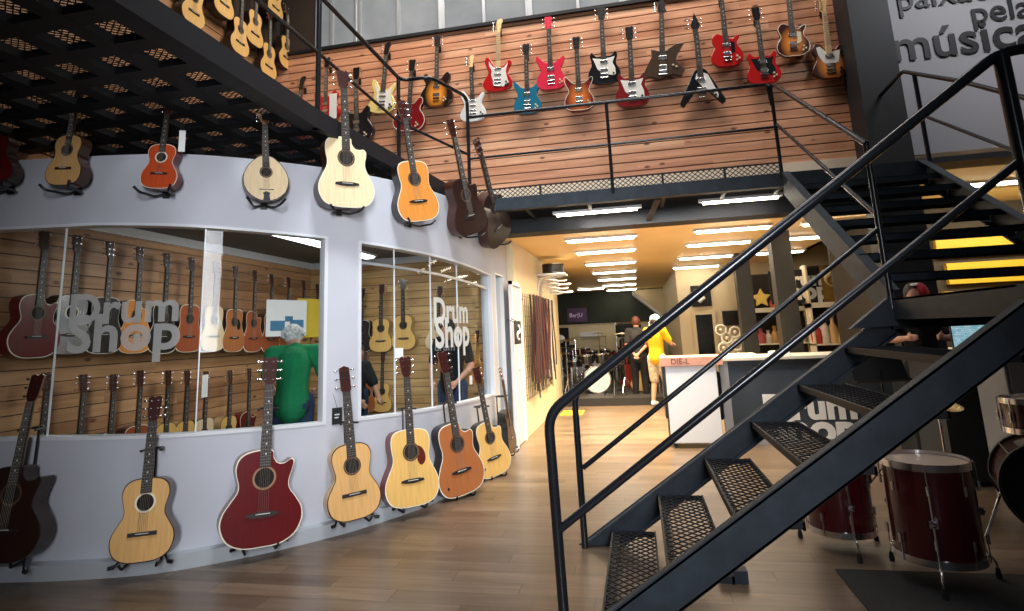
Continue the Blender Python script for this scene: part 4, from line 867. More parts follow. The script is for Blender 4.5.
EG = [
 ('e_bassd', lambda: electric('double', DRD, head='inline', pick=2), (296, 152), (303, 77), 'dark red electric bass mostly hidden behind the walkway beam, only its neck showing', 'the half hidden bass'),
 ('e_red335', lambda: electric('hollow', RED, head='acoustic', pick=2), (326, 122), (328, 58), 'red hollow-body electric guitar with a white swing tag behind the walkway rail', 'the red hollow-body with white tag'),
 ('e_blk335', lambda: electric('hollow', BLK, head='acoustic', pick=2), (358, 143), (357, 68), 'black hollow-body electric guitar hanging right of the red one with the tag', 'the black hollow-body'),
 ('e_cream', lambda: electric('strat', CRM, GUARDW, NECKW, FRETB, 'inline', HEADB), (382, 114), (388, 43), 'cream-yellow electric guitar with white pickguard behind the railing post', 'the cream-yellow guitar'),
 ('e_dred', lambda: electric('hollow', DRD, head='acoustic', pick=2, rim=BINDW), (409, 132), (413, 60), 'dark red hollow-body electric guitar with bound edge, low on the slats', 'the dark red bound hollow-body'),
 ('e_burst', lambda: electric('hollow', SB1, head='acoustic', headm=HEADB, pick=2), (437, 107), (438, 36), 'orange sunburst double-cut electric guitar with black rim near the railing corner', 'the orange double-cut sunburst'),
 ('e_white', lambda: electric('strat', WHT, GUARDW, NECKW, FRETB, 'inline', NECKM), (474, 122), (471, 56), 'white electric guitar low on the slat wall behind the railing corner post', 'the white guitar'),
 ('e_redst', lambda: electric('strat', RED, GUARDW, NECKM, FRETM, 'inline', NECKM), (498, 92), (499, 20), 'red electric guitar with white pickguard and pale maple neck', 'the red guitar with maple neck'),
 ('e_blue', lambda: electric('double', BLUE, pick=2, head='acoustic'), (528, 114), (526, 44), 'teal-blue double-cut electric guitar above the balcony rail', 'the teal-blue guitar'),
 ('e_pink', lambda: electric('double', PINK, pick=2, head='acoustic', headm=PINK), (552, 90), (548, 17), 'bright pinkish-red electric guitar hanging high beside the blue one', 'the pinkish-red guitar'),
 ('e_prs', lambda: electric('double', SB2, pick=2, head='acoustic', rim=BINDW), (580, 111), (576, 37), 'red-brown sunburst double-cut electric guitar with a pale rim', 'the red-brown sunburst guitar'),
 ('e_sgb', lambda: electric('horned', BLK, GUARDW, pick=2, head='acoustic'), (605, 84), (601, 8), 'black horned electric guitar with white lower pickguard', 'the black horned guitar'),
 ('e_sgr', lambda: electric('horned', DRD, GUARDW, pick=2, head='acoustic'), (633, 107), (629, 27), 'dark red horned electric guitar with a large white pickguard', 'the dark red horned guitar'),
 ('e_exp', lambda: electric('explorer', BRN, pick=2, head='star'), (663, 81), (661, 0), 'angular dark brown electric guitar with pointed body wings', 'the angular brown guitar'),
 ('e_vee', lambda: electric('vee', BLK, GUARDW, pick=2, head='vee'), (703, 104), (694, 16), 'black V-shaped electric guitar with white pickguard', 'the black V-shaped guitar'),
 ('e_lpr', lambda: electric('single', RED, GUARDB, pick=2, head='acoustic'), (728, 67), (720, -12), 'glossy red single-cut electric guitar, headstock out of the picture', 'the glossy red single-cut guitar'),
 ('e_sgs', lambda: electric('horned', RED, GUARDB, pick=2, head='acoustic'), (765, 84), (755, 8), 'red electric guitar with black pickguard, above the end of the balcony rail', 'the red guitar with black pickguard'),
 ('e_lps', lambda: electric('single', SB3, PICKC, pick=2, head='acoustic', rim=BINDW), (794, 57), (786, -22), 'amber sunburst single-cut electric guitar with a cream guard, cut by the top edge', 'the amber single-cut guitar'),
 ('e_tel', lambda: electric('tele', SB3, GUARDW, NECKM, FRETM, 'inline', NECKM, pick=2), (831, 79), (822, -1), 'sunburst electric guitar with white pickguard, last one beside the black column', 'the last sunburst guitar by the column')]
for a in EG: wall_guitar(*a)
# --- classical guitars on the side wall upstairs
CK = lambda: acoustic('classic', True if False else False, YEL, ROSEW, BINDD, head='classic', smile=False)
half['cutc'] = half['classic']; cutr['cutc'] = [(0, 0), (.09, .006), (.155, .042), (.182, .105), (.178, .165), (.148, .22), (.122, .265), (.120, .305), (.136, .36), (.134, .395), (.110, .405), (.08, .40), (.052, .425), (.042, .47), (0, .488)]
def side_guitar(b, zlen, lab, key='side', fn=CK, grp='guitars on the upper side wall'):
    P = at(b[0], b[1], X=XL+0.12); T = P+Vector((0, 0, zlen)); o = get(key, fn); set_h(o, P, T, Vector((1, 0, 0)), lab, grp); return o
for b, lab in (((189, 26), 'natural guitar on the upper side wall, lowest at the far left behind the beam'), ((220, 17), 'natural guitar on the upper side wall cut by the top edge, left one'), ((251, 46), 'whole pale guitar body on the upper side wall, left of the dark neck'),
              ((236, 55), 'natural guitar on the upper side wall sunk behind the beam, middle one'), ((272, 19), 'natural guitar on the upper side wall cut by the top edge, behind the handrail'), ((283, 69), 'natural guitar on the upper side wall hanging lowest at right with its body complete'),
              ((299, 45), 'natural guitar on the upper side wall nearest the corner with the electric guitars'), ((265, 78), 'natural guitar on the upper side wall barely showing above the beam, right one')):
    side_guitar(b, 1.1, lab)
# --- guitars inside the glazed room, on its side wall (two rows) and back wall
GR = 'acoustic guitars on the side wall of the glazed room'
RES = lambda: acoustic('dread', False, mat('resonator_steel', (0.55, 0.56, 0.56), 0.15, 1.0), ROSEW, BINDD, rose=BINDW)
UP = [(41, 231, 'k_wine', lambda: acoustic('jumbo', True, WINE, REDSIDE, BINDW), 'dark red guitar behind the glass at the far left of the upper row', 0.0),
 (74, 235, 'k_res', RES, 'shiny metal-faced resonator guitar behind the left window glass', 0), (107, 241, 'k_blk', lambda: acoustic('dread', False, BLKT, BLKT, BINDW), 'black acoustic guitar behind the lettering on the left window', 0),
 (137, 247, 'k_nat', lambda: acoustic('dread', True, HONEY, ROSEW, BINDW), 'honey cutaway guitar behind the middle of the lettering on the left window', 0), (164, 253, 'k_blk', None, 'black acoustic guitar behind the last letters on the left window', 0),
 (189, 257, 'k_red', lambda: acoustic('dread', False, REDBR, MAHO, BINDW), 'reddish brown guitar right behind the letters p and m', 0), (213, 261, 'k_pale', lambda: acoustic('dread', False, PALE, MAHO, BINDW, guard=GUARDW), 'pale guitar with white pickguard in the upper room row', 0),
 (233, 266, 'k_dg', lambda: acoustic('dread', False, BROWNT, MAHO, BINDW, guard=GUARDB), 'brown guitar with black pickguard in the upper room row', 0), (252, 270, 'k_rb', lambda: acoustic('dread', True, REDBR, MAHO, BINDW), 'red-brown cutaway guitar in the upper room row', 0),
 (269, 274, 'k_red', None, 'red-brown guitar in the upper room row, left of the paper sheets', 0), (286, 277, 'k_dg', None, 'brown guitar behind the white and blue sheets', 0), (301, 280, 'k_yel', lambda: acoustic('classic', False, YEL, NATSIDE, BINDD), 'yellow guitar at the right end of the upper room row', 0),
 (315, 284, 'k_yel', None, 'yellow guitar last in the upper room row, beside the window frame', 0)]
for x, y, key, fn, lab, _ in UP:
    T = at(x, y, X=XL+0.12); P = Vector((T.x, T.y, T.z-1.12)); o = get(key, fn); set_h(o, P, T, Vector((1, 0, 0)), lab, GR)
LOW = [(43, 372, 'k_blk', None, 'black-headed guitar in the lower room row behind the dark floor guitar'), (80, 374, 'k_dg', None, 'brown guitar in the lower room row, below the resonator'), (110, 374, 'k_nat', None, 'honey guitar in the lower room row, below the letter D'),
 (137, 370, 'k_red', None, 'red-brown guitar in the lower room row, head just above the natural floor guitar'), (165, 370, 'k_yel', None, 'yellow guitar in the lower room row, right of the natural floor guitar head'), (184, 370, 'k_yel', None, 'yellow guitar in the lower room row, below the letters'),
 (203, 371, 'k_pale', None, 'pale guitar in the lower room row with a bright white headstock tag'), (227, 371, 'k_yel', None, 'yellow guitar in the lower room row left of the wine-red bass neck'), (246, 377, 'k_wine', None, 'dark red guitar in the lower room row just left of the bass neck')]
for x, y, key, fn, lab in LOW:
    T = at(x, y, X=XL+0.12); P = Vector((T.x, T.y, max(0.1, T.z-1.10))); T.z = P.z+1.10; o = get(key, fn); set_h(o, P, T, Vector((1, 0, 0)), lab, 'guitars in the lower row of the glazed room')
for b, t, key, lab in (((382, 352), (383, 284), 'k_yel', 'natural guitar on the room back wall, left of the pair'), ((405, 350), (404, 279), 'k_yel', 'natural guitar on the room back wall, right of the pair by the glass joint'),
                       ((383, 412), (384, 352), 'k_yel', 'small natural guitar low on the room back wall'), ((438, 350), (441, 286), 'k_pale', 'pale guitar on the room back wall behind the right window lettering'),
                       ((362, 352), (364, 288), 'k_blk', 'black guitar on the room back wall beside the window frame'), ((366, 412), (366, 350), 'k_dg', 'brown guitar low on the room back wall beside the window frame'), ((479, 385), (478, 330), 'k_nat', 'honey guitar on the room back wall at the right window end')):
    P = at(b[0], b[1], Y=8.88); T = at(t[0], t[1], Y=8.88); o = get(key, None); set_h(o, P, T, Vector((0, -1, 0)), lab, 'guitars on the back wall of the glazed room')
for o in list(bpy.data.objects):
    if 'H' in o: del o['H']
# sheets hanging in the room, swing tags
def card(name, P, w, h, face, mtl, lab, cat, grp=None, marks=None):
    P = Vector(P); f = Vector(face).normalized(); x = Vector((0, 0, 1)).cross(f).normalized(); x = -x if x.dot(CAM_R) < 0 else x; z = Vector((0, 0, 1))
    g = MB(); V = [P+x*(a*w/2)+z*(b_*h/2)+f*c for c in (0, -0.0015) for a, b_ in ((-1, -1), (1, -1), (1, 1), (-1, 1))]
    g.add(V, [(0, 1, 2, 3), (4, 7, 6, 5), (0, 4, 5, 1), (1, 5, 6, 2), (2, 6, 7, 3), (3, 7, 4, 0)])
    if marks:
        for (u0, u1, v0, v1) in marks[1]:
            Q = [P+x*(u*w/2)+z*(v*h/2)+f*0.001 for u, v in ((u0, v0), (u1, v0), (u1, v1), (u0, v1))]; g.add(Q, [(0, 1, 2, 3)], 1)
    o = g.build(name, [mtl]+([marks[0]] if marks else []), smooth=False); tag(o, lab, cat, grp)
    if name == 'swing_tag':
        g = MB(); top = P+z*(h/2-0.008); g.tube([top, top-f*0.035+z*0.06, top-f*0.075+z*0.11], 0.0015, 4); g.build('string', BLACKM, o)
    return o
PAPER = mat('white_paper', (0.80, 0.80, 0.78), 0.7); BLUEP = mat('blue_print', (0.06, 0.20, 0.34), 0.6); YELP = mat('yellow_paper', (0.85, 0.62, 0.06), 0.6); TAGK = mat('black_card', (0.015, 0.015, 0.016), 0.5); PALEP = mat('pale_print', (0.6, 0.6, 0.6), 0.5)
P = at(287, 318, X=XL+0.32); card('poster', P, 0.70, 0.52, (1, -0.35, 0), PAPER, 'white and blue printed poster hanging behind the glass above the person in green', 'poster', None, (BLUEP, [(-.8, -.1, -.7, -.15), (.15, .85, -.75, -.1), (-.1, .3, -.2, .1)]))
P = at(311, 318, X=XL+0.30); card('poster', P, 0.55, 0.60, (1, -0.3, 0), YELP, 'yellow poster hanging behind the glass right of the white one', 'poster')
def tagcard(px, N, P0, w, h, lab, mtl=PAPER, face=None): 
    P = at(px[0], px[1], N=N, P=P0); return card('swing_tag', P, w, h, face or (0.6, -0.8, 0), mtl, lab, 'price tag', None)
def near(name): return None
s_, z_ = wall_at(337, 416, 0.10); Pq, _, nq = wpt(s_, 0.10); card('swing_tag', (Pq.x, Pq.y, z_), 0.085, 0.13, (nq.x, nq.y, 0), TAGK, 'black swing tag hanging from the classical guitar neck', 'price tag', None, (PALEP, [(-.5, .5, .1, .25), (-.5, .3, -.25, -.12)]))
s_, z_ = wall_at(471, 380, 0.12); Pq, _, nq = wpt(s_, 0.12); card('swing_tag', (Pq.x, Pq.y, z_), 0.07, 0.09, (nq.x, nq.y, 0), PAPER, 'white swing tag on the neck of the light cutaway guitar', 'price tag')
s_, z_ = wall_at(182, 141, 0.16); Pq, _, nq = wpt(s_, 0.16); card('swing_tag', (Pq.x, Pq.y, z_), 0.045, 0.17, (nq.x, nq.y, 0), PAPER, 'long white tag hanging beside the orange-red guitar', 'price tag')
P = at(333, 106, Y=YW-0.16); card('swing_tag', P, 0.12, 0.40, (0, -1, 0), PAPER, 'white tag hanging on the red hollow-body guitar', 'price tag')
P = at(205, 386, X=XL+0.22); card('swing_tag', P, 0.10, 0.26, (1, 0, 0), PAPER, 'white tag on a lower row guitar behind the left window', 'price tag')
s_, z_ = wall_at(397, 353, -0.06); Pq, _, nq = wpt(s_, -0.03); card('notice_card', (Pq.x, Pq.y, z_), 0.10, 0.09, (nq.x, nq.y, 0), PAPER, 'small white card stuck on the right window between two guitars', 'notice')
# ------------------------------------------------------------------ people
SKIN = mat('skin', (0.52, 0.27, 0.18), 0.55); SKIND = mat('skin_tan', (0.36, 0.18, 0.11), 0.55)
def cloth(name, c): return mat(name, c, 0.85, 0, 0.2, var=0.12, scale=9, bump=0.4)
def remesh(o, vox, it=3):
    r = o.modifiers.new('remesh', 'REMESH'); r.mode = 'VOXEL'; r.voxel_size = vox; r.use_smooth_shade = True
    s = o.modifiers.new('smooth', 'SMOOTH'); s.iterations = it; s.factor = 0.5
    return o
def limb(g, pts, rad, seg=12):
    for i in range(len(pts)-1): g.tube([pts[i], pts[i+1]], [rad[i], rad[i+1]], seg)
    for p, r in zip(pts, rad): g.ball(p, r*1.0, seg)
def hand(g, w, d, side, curl=0.5):
    """palm, four unequal bent fingers and a thumb at wrist w pointing along d"""
    w = Vector(w); d = Vector(d).normalized(); x = d.cross(Vector((0, 1, 0)))
    if x.length < 0.2: x = Vector((1, 0, 0))
    x = x.normalized()*side; n = d.cross(x).normalized()
    g.tube([w, w+d*0.045, w+d*0.09], [0.024, 0.032, 0.030], 10); 
    for k, L in enumerate((0.066, 0.076, 0.072, 0.056)):
        b = w+d*0.088+x*(-0.028+0.0185*k); m = b+d*L*0.5+n*L*0.12*curl; e = m+d*L*0.4+n*L*0.42*curl; g.tube([b-d*0.01, b, m, e], [0.0095, 0.0092, 0.0085, 0.0068], 8); g.ball(e, 0.007, 8)
    b = w+d*0.03-x*0.026; m = b+d*0.03-x*0.026; e = m+d*0.028-x*0.006; g.tube([b, m, e], [0.012, 0.0105, 0.008], 8); g.ball(e, 0.008, 8)
def person(loc, rz, lab, skin, J, hair, top, bottom, shoes, vox=0.012, sleeve='short', legs='long', extra=None, scale=1.0):
    """J: joints in metres, facing -y; body one continuous mesh, clothes and hair are its children"""
    r = empty('person', loc, rz); tag(r, lab, 'person'); r.scale = (scale,)*3
    P = {k: Vector(v) for k, v in J.items()}; hd = P['head']; nk = P['neck']; up = (hd-nk).normalized()
    g = MB()
    limb(g, [P['pelvis'], P['waist'], P['chest']], [0.135, 0.120, 0.145]); g.tube([P['shL'], P['shR']], [0.062, 0.062], 12)
    limb(g, [P['chest'], nk, hd-up*0.06], [0.10, 0.056, 0.055]); 
    g.ball(hd, (0.076, 0.098, 0.118), 20); f = P.get('face', Vector((0, -1, 0))).normalized(); sx = f.cross(Vector((0, 0, 1))).normalized()
    g.ball(hd+f*0.035-up*0.055, (0.052, 0.056, 0.055), 14); g.tube([hd+f*0.088+up*0.012, hd+f*0.112-up*0.024], [0.009, 0.015], 8)
    for s in (-1, 1): g.ball(hd+sx*0.076*s-up*0.01-f*0.01, (0.018, 0.018, 0.032), 8)
    for s in 'LR':
        limb(g, [P['sh'+s], P['el'+s], P['wr'+s]], [0.055, 0.040, 0.026]); d = P['wr'+s]-P['el'+s]; hand(g, P['wr'+s], d if 'hd'+s not in P else P['hd'+s], 1 if s == 'L' else -1)
        hp = P['hip'+s]; kn = P['kn'+s]; an = P['an'+s]; limb(g, [hp, kn, kn.lerp(an, 0.35), an], [0.088, 0.058, 0.055, 0.038])
    remesh(g.build('body', skin, r), vox)
    g = MB(); 
    for s in (-1, 1): g.ball(hd+f*0.082+sx*0.030*s+up*0.006, (0.013, 0.010, 0.008), 8)
    g.build('eye', mat('eye_dark', (0.03, 0.02, 0.02), 0.3), r)
    g = MB(); g.tube([hd+f*0.096-up*0.058-sx*0.022, hd+f*0.099-up*0.060, hd+f*0.096-up*0.058+sx*0.022], [0.005, 0.007, 0.005], 8); g.build('mouth', mat('lips', (0.35, 0.10, 0.08), 0.5), r)
    g = MB(); limb(g, [P['pelvis']+Vector((0, 0, -.02 if legs else 0)), P['waist'], P['chest']], [0.158, 0.142, 0.165]); g.tube([P['shL'], P['shR']], [0.080, 0.080], 12); limb(g, [P['chest'], nk-up*0.03], [0.12, 0.075])
    for s in 'LR':
        a, e, w = P['sh'+s], P['el'+s], P['wr'+s]
        if sleeve == 'short': limb(g, [a, a.lerp(e, 0.72)], [0.078, 0.066])
        else: limb(g, [a, e, e.lerp(w, 0.93)], [0.074, 0.056, 0.042])
    remesh(g.build('shirt', top, r), 0.014)
    g = MB(); g.ball(P['pelvis']-Vector((0, 0, 0.02)), (0.165, 0.145, 0.13), 16)
    for s in 'LR':
        hp = P['hip'+s]; kn = P['kn'+s]; an = P['an'+s]
        if legs == 'short': limb(g, [hp, kn.lerp(hp, 0.02)], [0.115, 0.092])
        else: limb(g, [hp, kn, an], [0.110, 0.080, 0.062])
    remesh(g.build('trousers' if legs != 'short' else 'shorts', bottom, r), 0.014)
    for s in 'LR':
        an = P['an'+s]; g = MB(); g.ball((an.x, an.y-0.055, 0.045), (0.048, 0.135, 0.045), 14); g.tube([(an.x, an.y, 0.04), (an.x, an.y, 0.10)], [0.048, 0.044], 12); remesh(g.build('shoe', shoes, r), 0.010, 2)
    if hair: hair(r, hd, up, f, sx)
    if extra: extra(r, P, f, sx, up)
    return r
STAND = dict(pelvis=(0, 0, .93), waist=(0, -.01, 1.10), chest=(0, 0, 1.32), neck=(0, 0.01, 1.50), head=(0, -.015, 1.645), shL=(.175, .0, 1.43), shR=(-.175, .0, 1.43), elL=(.24, .03, 1.14), elR=(-.24, .03, 1.14), wrL=(.25, -.05, .89), wrR=(-.25, -.05, .89),
             hipL=(.09, 0, .90), hipR=(-.09, 0, .90), knL=(.10, -.02, .49), knR=(-.10, -.02, .49), anL=(.11, .02, .09), anR=(-.11, .02, .09))
def short_hair(mtl, thick=0.012):
    def f_(r, hd, up, f, sx):
        g = MB(); g.ball(hd-f*0.022+up*0.022, (0.086+thick*.3, 0.096+thick*.3, 0.112), 20); o = g.build('hair', mtl, r); return o
    return f_
HAIRD = mat('hair_dark', (0.02, 0.013, 0.010), 0.6, bump=0.6, scale=60); HAIRG = mat('hair_grey', (0.55, 0.54, 0.52), 0.7, var=0.4, scale=45, bump=0.8)
def cap(mtl):
    def f_(r, hd, up, f, sx):
        g = MB(); g.ball(hd-f*0.018+up*0.005, (0.084, 0.094, 0.105), 18); g.build('hair', HAIRD, r)
        g = MB(); prof = [(0.104, 0.0), (0.104, 0.03), (0.092, 0.075), (0.058, 0.108), (0.012, 0.122), (0.0, 0.122)]
        c = hd+up*0.035; g.lathe(prof, tuple(c), 'Z', 24); g.ball(c+Vector((0, 0, 0.123)), (0.01, 0.01, 0.006), 8)
        A = [c+f*(0.09*math.cos(a)+0.0)+sx*(0.09*math.sin(a)) for a in [math.radians(q) for q in range(-60, 61, 15)]]
        B = [c+f*(0.165*math.cos(a)+0.01)+sx*(0.10*math.sin(a))-up*0.015 for a in [math.radians(q) for q in range(-60, 61, 15)]]
        n = len(A); g.add(A+B+[p+Vector((0, 0, .006)) for p in A+B], [(i, i+1, n+i+1, n+i) for i in range(n-1)]+[(2*n+i, 3*n+i, 3*n+i+1, 2*n+i+1) for i in range(n-1)]+[(n+i, n+i+1, 3*n+i+1, 3*n+i) for i in range(n-1)])
        g.build('cap', mtl, r)
    return f_
# man in yellow, white cap, seen from behind-left, hand on the counter side
J = dict(STAND); J.update(head=(0.0, -.05, 1.60), neck=(0, -.01, 1.47), elR=(-.27, -.12, 1.17), wrR=(-.22, -.32, 1.14), elL=(.26, -.12, 1.18), wrL=(.20, -.33, 1.13), anL=(.12, .06, .09), anR=(-.13, -.06, .09), knR=(-.12, -.08, .49))
p_ = at(661, 406, Z=0)
person((p_.x, p_.y, 0), math.radians(150), 'man in yellow shirt, patterned shorts and white cap standing at the pink-topped counter', SKIN, J, cap(mat('cap_white', (0.8, 0.8, 0.8), 0.7)), cloth('shirt_yellow', (0.80, 0.42, 0.02)), mat('shorts_pattern', (0.46, 0.38, 0.28), 0.8, var=0.45, scale=26), mat('shoe_white', (0.7, 0.7, 0.7), 0.6), legs='short')
J = dict(STAND); J.update(elR=(-.22, .06, 1.15), wrR=(-.05, .17, .98), elL=(.22, .06, 1.15), wrL=(.06, .18, .98), hdL=(-.5, .3, -.6), hdR=(.5, .3, -.6), head=(0, -.03, 1.62))
p_ = at(643, 401, Z=0)
person((p_.x-0.02, p_.y, 0), math.radians(170), 'person in dark shirt and black trousers with hands behind, left of the man in yellow', SKIN, J, short_hair(mat('hair_brown_red', (0.12, 0.03, 0.02), 0.6)), cloth('shirt_charcoal', (0.035, 0.035, 0.04)), cloth('trousers_black', (0.012, 0.012, 0.014)), BLACKM)
# green shirt, bending over, seen from the back through the left window
GS = cloth('shirt_green', (0.012, 0.19, 0.07))
J = dict(STAND); J.update(pelvis=(0, .10, .90), waist=(0, .05, 1.06), chest=(0, -.06, 1.25), neck=(0.0, -.14, 1.40), head=(0.03, -.23, 1.50), face=(0.2, -1, -.5), shL=(.20, -.10, 1.35), shR=(-.20, -.10, 1.35), elL=(.27, -.20, 1.08), elR=(-.27, -.2, 1.08), wrL=(.20, -.38, .98), wrR=(-.20, -.38, .98))
def curly(r, hd, up, f, sx):
    g = MB(); random.seed(4); g.ball(hd-f*0.02+up*0.02, (0.090, 0.10, 0.11), 16)
    for i in range(120):
        a = random.uniform(0, 2*math.pi); t = random.uniform(0, 1.9); d = (up*math.cos(t)+(sx*math.cos(a)+f*math.sin(a))*math.sin(t))
        if d.dot(f) > 0.5: continue
        g.ball(hd-f*0.02+up*0.02+d*0.098, random.uniform(0.014, 0.022), 8)
    g.build('hair', HAIRG, r)
p_ = at(294, 345, Y=5.35)
person((p_.x, p_.y, 0), math.radians(206), 'person in green shirt with curly grey hair bending forward behind the left window', SKIN, J, curly, GS, cloth('jeans', (0.03, 0.05, 0.10)), BLACKM, scale=1.04)
# black t-shirt behind the right window, facing out
J = dict(STAND); J.update(head=(0, -.10, 1.58), neck=(0, -.04, 1.47), face=(0, -1, -.5), elL=(.27, -.03, 1.13), elR=(-.27, -.03, 1.13), wrL=(.17, -.22, .97), wrR=(-.17, -.22, .97))
p_ = at(452, 360, Y=7.2)
def badge(r, P, f, sx, up):
    t = text_obj('shirt_print', 'drum', 0.13, mat('print_grey', (0.35, 0.37, 0.38), 0.7), (-0.15, -0.178, 1.33), (math.pi/2, 0, 0), r, extrude=0.002)
person((p_.x, p_.y, 0), math.radians(-8), 'person in black printed t-shirt looking down behind the right window lettering', SKIN, J, short_hair(HAIRD), cloth('tshirt_black', (0.012, 0.013, 0.015)), cloth('jeans', (0, 0, 0)), BLACKM, extra=badge)
p_ = at(352, 400, Y=6.4)
person((p_.x, p_.y, 0), math.radians(60), 'person in black whose arm shows at the left edge of the right window', SKIND, dict(STAND, head=(0, -.1, 1.35), neck=(0, 0, 1.25), chest=(0, 0, 1.1), waist=(0, 0, .95), pelvis=(0, 0, .8), shL=(.17, 0, 1.2), shR=(-.17, 0, 1.2), elL=(.25, -.1, .95), wrL=(.15, -.3, .85), elR=(-.25, -.1, .95), wrR=(-.15, -.3, .85)), short_hair(HAIRD), cloth('tshirt_black', (0, 0, 0)), cloth('jeans', (0, 0, 0)), BLACKM)
# clerk behind the counter under the upper flight: red head scarf with a white flower
def scarf(r, hd, up, f, sx):
    g = MB(); g.ball(hd-f*0.020+up*0.024+sx*.006, (0.086, 0.096, 0.105), 20); g.build('hair', HAIRD, r)
    g = MB(); g.ball(hd-f*0.035+up*0.015-sx*0.035, (0.090, 0.100, 0.108), 20); g.ball(hd-f*0.13-up*0.03, 0.05, 12); remesh(g.build('head_scarf', mat('scarf_red', (0.50, 0.015, 0.03), 0.7, var=0.3, scale=30), r), 0.012)
    c = hd-sx*0.02+up*0.125+f*0.02; g = MB()
    for k in range(5): a = 2*math.pi*k/5; g.ball(c+sx*0.022*math.cos(a)+f*0.022*math.sin(a), (0.016, 0.016, 0.010), 8)
    g.build('flower', mat('flower_white', (0.8, 0.8, 0.8), 0.6), r)
J = dict(STAND); J.update(head=(0, -.08, 1.60), neck=(0, -.03, 1.47), face=(-.25, -1, -.35), elL=(.25, -.10, 1.18), wrL=(.16, -.33, 1.20), elR=(-.25, -.10, 1.18), wrR=(-.12, -.34, 1.20))
p_ = at(914, 298, Y=7.05)
person((p_.x, p_.y, 0), math.radians(-20), 'clerk with a red head scarf and white flower behind the counter under the stairs', SKIN, J, scarf, cloth('tshirt_black', (0, 0, 0)), cloth('trousers_black', (0, 0, 0)), BLACKM, scale=1.065)

# ------------------------------------------------------------------ counters
LOGOW = mat('logo_white', (0.85, 0.85, 0.84), 0.5)
PINKT = mat('pink_counter_top', (0.62, 0.30, 0.22), 0.45, var=0.15, scale=8)
c = empty('service_counter', (0.62, 8.1, 0), label='white counter panel on castors with pinkish wooden top band', cat='counter')
g = MB(); g.box(-0.31, 0.31, -0.12, 0.30, 0.06, 1.0); g.build('panel', mat('panel_white', (0.82, 0.84, 0.88), 0.35), c, smooth=False, bevel=0.008)
g = MB(); g.box(-0.36, 0.40, -0.15, 0.36, 1.0, 1.11); g.build('counter_top', PINKT, c, smooth=False, bevel=0.004)
g = MB(); g.box(-0.35, -0.315, -0.05, 0.30, 0.35, 1.0); g.box(-0.325, -0.312, 0.0, 0.3, 0.05, 0.4); g.build('side_rail', BLACK, c, smooth=False)
t_ = text_obj('lettering', 'DIE-L', 0.10, mat('print_dark', (0.10, 0.05, 0.04), 0.6), (-0.24, -0.152, 1.025), (math.pi/2, 0, 0), c, extrude=0.001)
for x in (-0.26, 0.26):
    g = MB(); g.lathe([(0.0, -0.012), (0.028, -0.012), (0.028, 0.012), (0, 0.012)], (x, -0.05, 0.029), 'Y', 16); g.box(x-0.02, x+0.02, -0.07, -0.03, 0.05, 0.062); g.build('castor', BLACK, c)
c = empty('sales_counter', (1.6, 8.2, 0), label='long dark counter with a grey frame and the white shop logo on its front', cat='counter')
CDK = mat('counter_slate', (0.045, 0.058, 0.075), 0.5, var=0.2, scale=3)
g = MB(); g.box(-0.53, 3.1, 0.02, 0.70, 0.05, 1.03); g.build('body', CDK, c, smooth=False)
g = MB(); g.box(-0.60, -0.50, -0.01, 0.05, 0.0, 1.03); g.box(-0.60, 3.1, -0.005, 0.05, 0.0, 0.06); g.build('grey_frame', mat('frame_grey', (0.38, 0.38, 0.39), 0.45), c, smooth=False)
g = MB(); g.box(-0.62, 3.15, -0.05, 0.75, 1.03, 1.07); g.build('counter_top', mat('top_cream', (0.70, 0.66, 0.58), 0.35), c, smooth=False, bevel=0.004)
g = MB(); g.box(-0.655, -0.605, -0.02, 0.12, 0.30, 0.90); g.build('padding', BLACKM, c, smooth=False, bevel=0.03)
def logo(par, x, z, w, mtl, y=0.012):
    me = None
    for s, dz, nm in (('Drum', 0.0, 'drum_lettering'), ('Shop', -0.265*w, 'shop_lettering')):
        me = text_mesh(s, 1.0, extrude=0.004/w, offset=0.04); co = np.zeros(len(me.vertices)*3); me.vertices.foreach_get('co', co); co = co.reshape(-1, 3)
        k = w/(co[:, 0].max()-co[:, 0].min()); me.name = nm; me.materials.clear(); me.materials.append(mtl)
        for v in me.vertices: v.co = ((v.co.x-co[:, 0].min())*k, v.co.y*k*0.92, v.co.z*w)
        o = bpy.data.objects.new(nm, me); COL.objects.link(o); o.parent = par; o.location = (x, y, z+dz); o.rotation_euler = (math.pi/2, 0, 0)
Lx = at(763, 400, Y=8.2).x-1.6; Rx = at(857, 410, Y=8.2).x-1.6; zb_ = at(815, 418.5, Y=8.2).z
logo(c, Lx, zb_, Rx-Lx, LOGOW)
for (x, y, w, d, h, lab, col) in ((1.30, 8.35, .34, .26, .035, 'white flat keyboard box lying on the cream counter top', (0.7, 0.7, 0.68)), (1.78, 8.4, .22, .2, .05, 'white paper pile on the cream counter top', (0.75, 0.75, 0.75))):
    g = MB(); g.box(-w/2, w/2, -d/2, d/2, 0, h); g.box(-w/2+.01, w/2-.01, -d/2+.01, d/2-.01, h, h+.006); tag(g.build('counter_box', mat('box_pale_%d' % int(x*100), col, 0.5), smooth=False, bevel=0.004, loc=(x, y, 1.071)), lab, 'box')
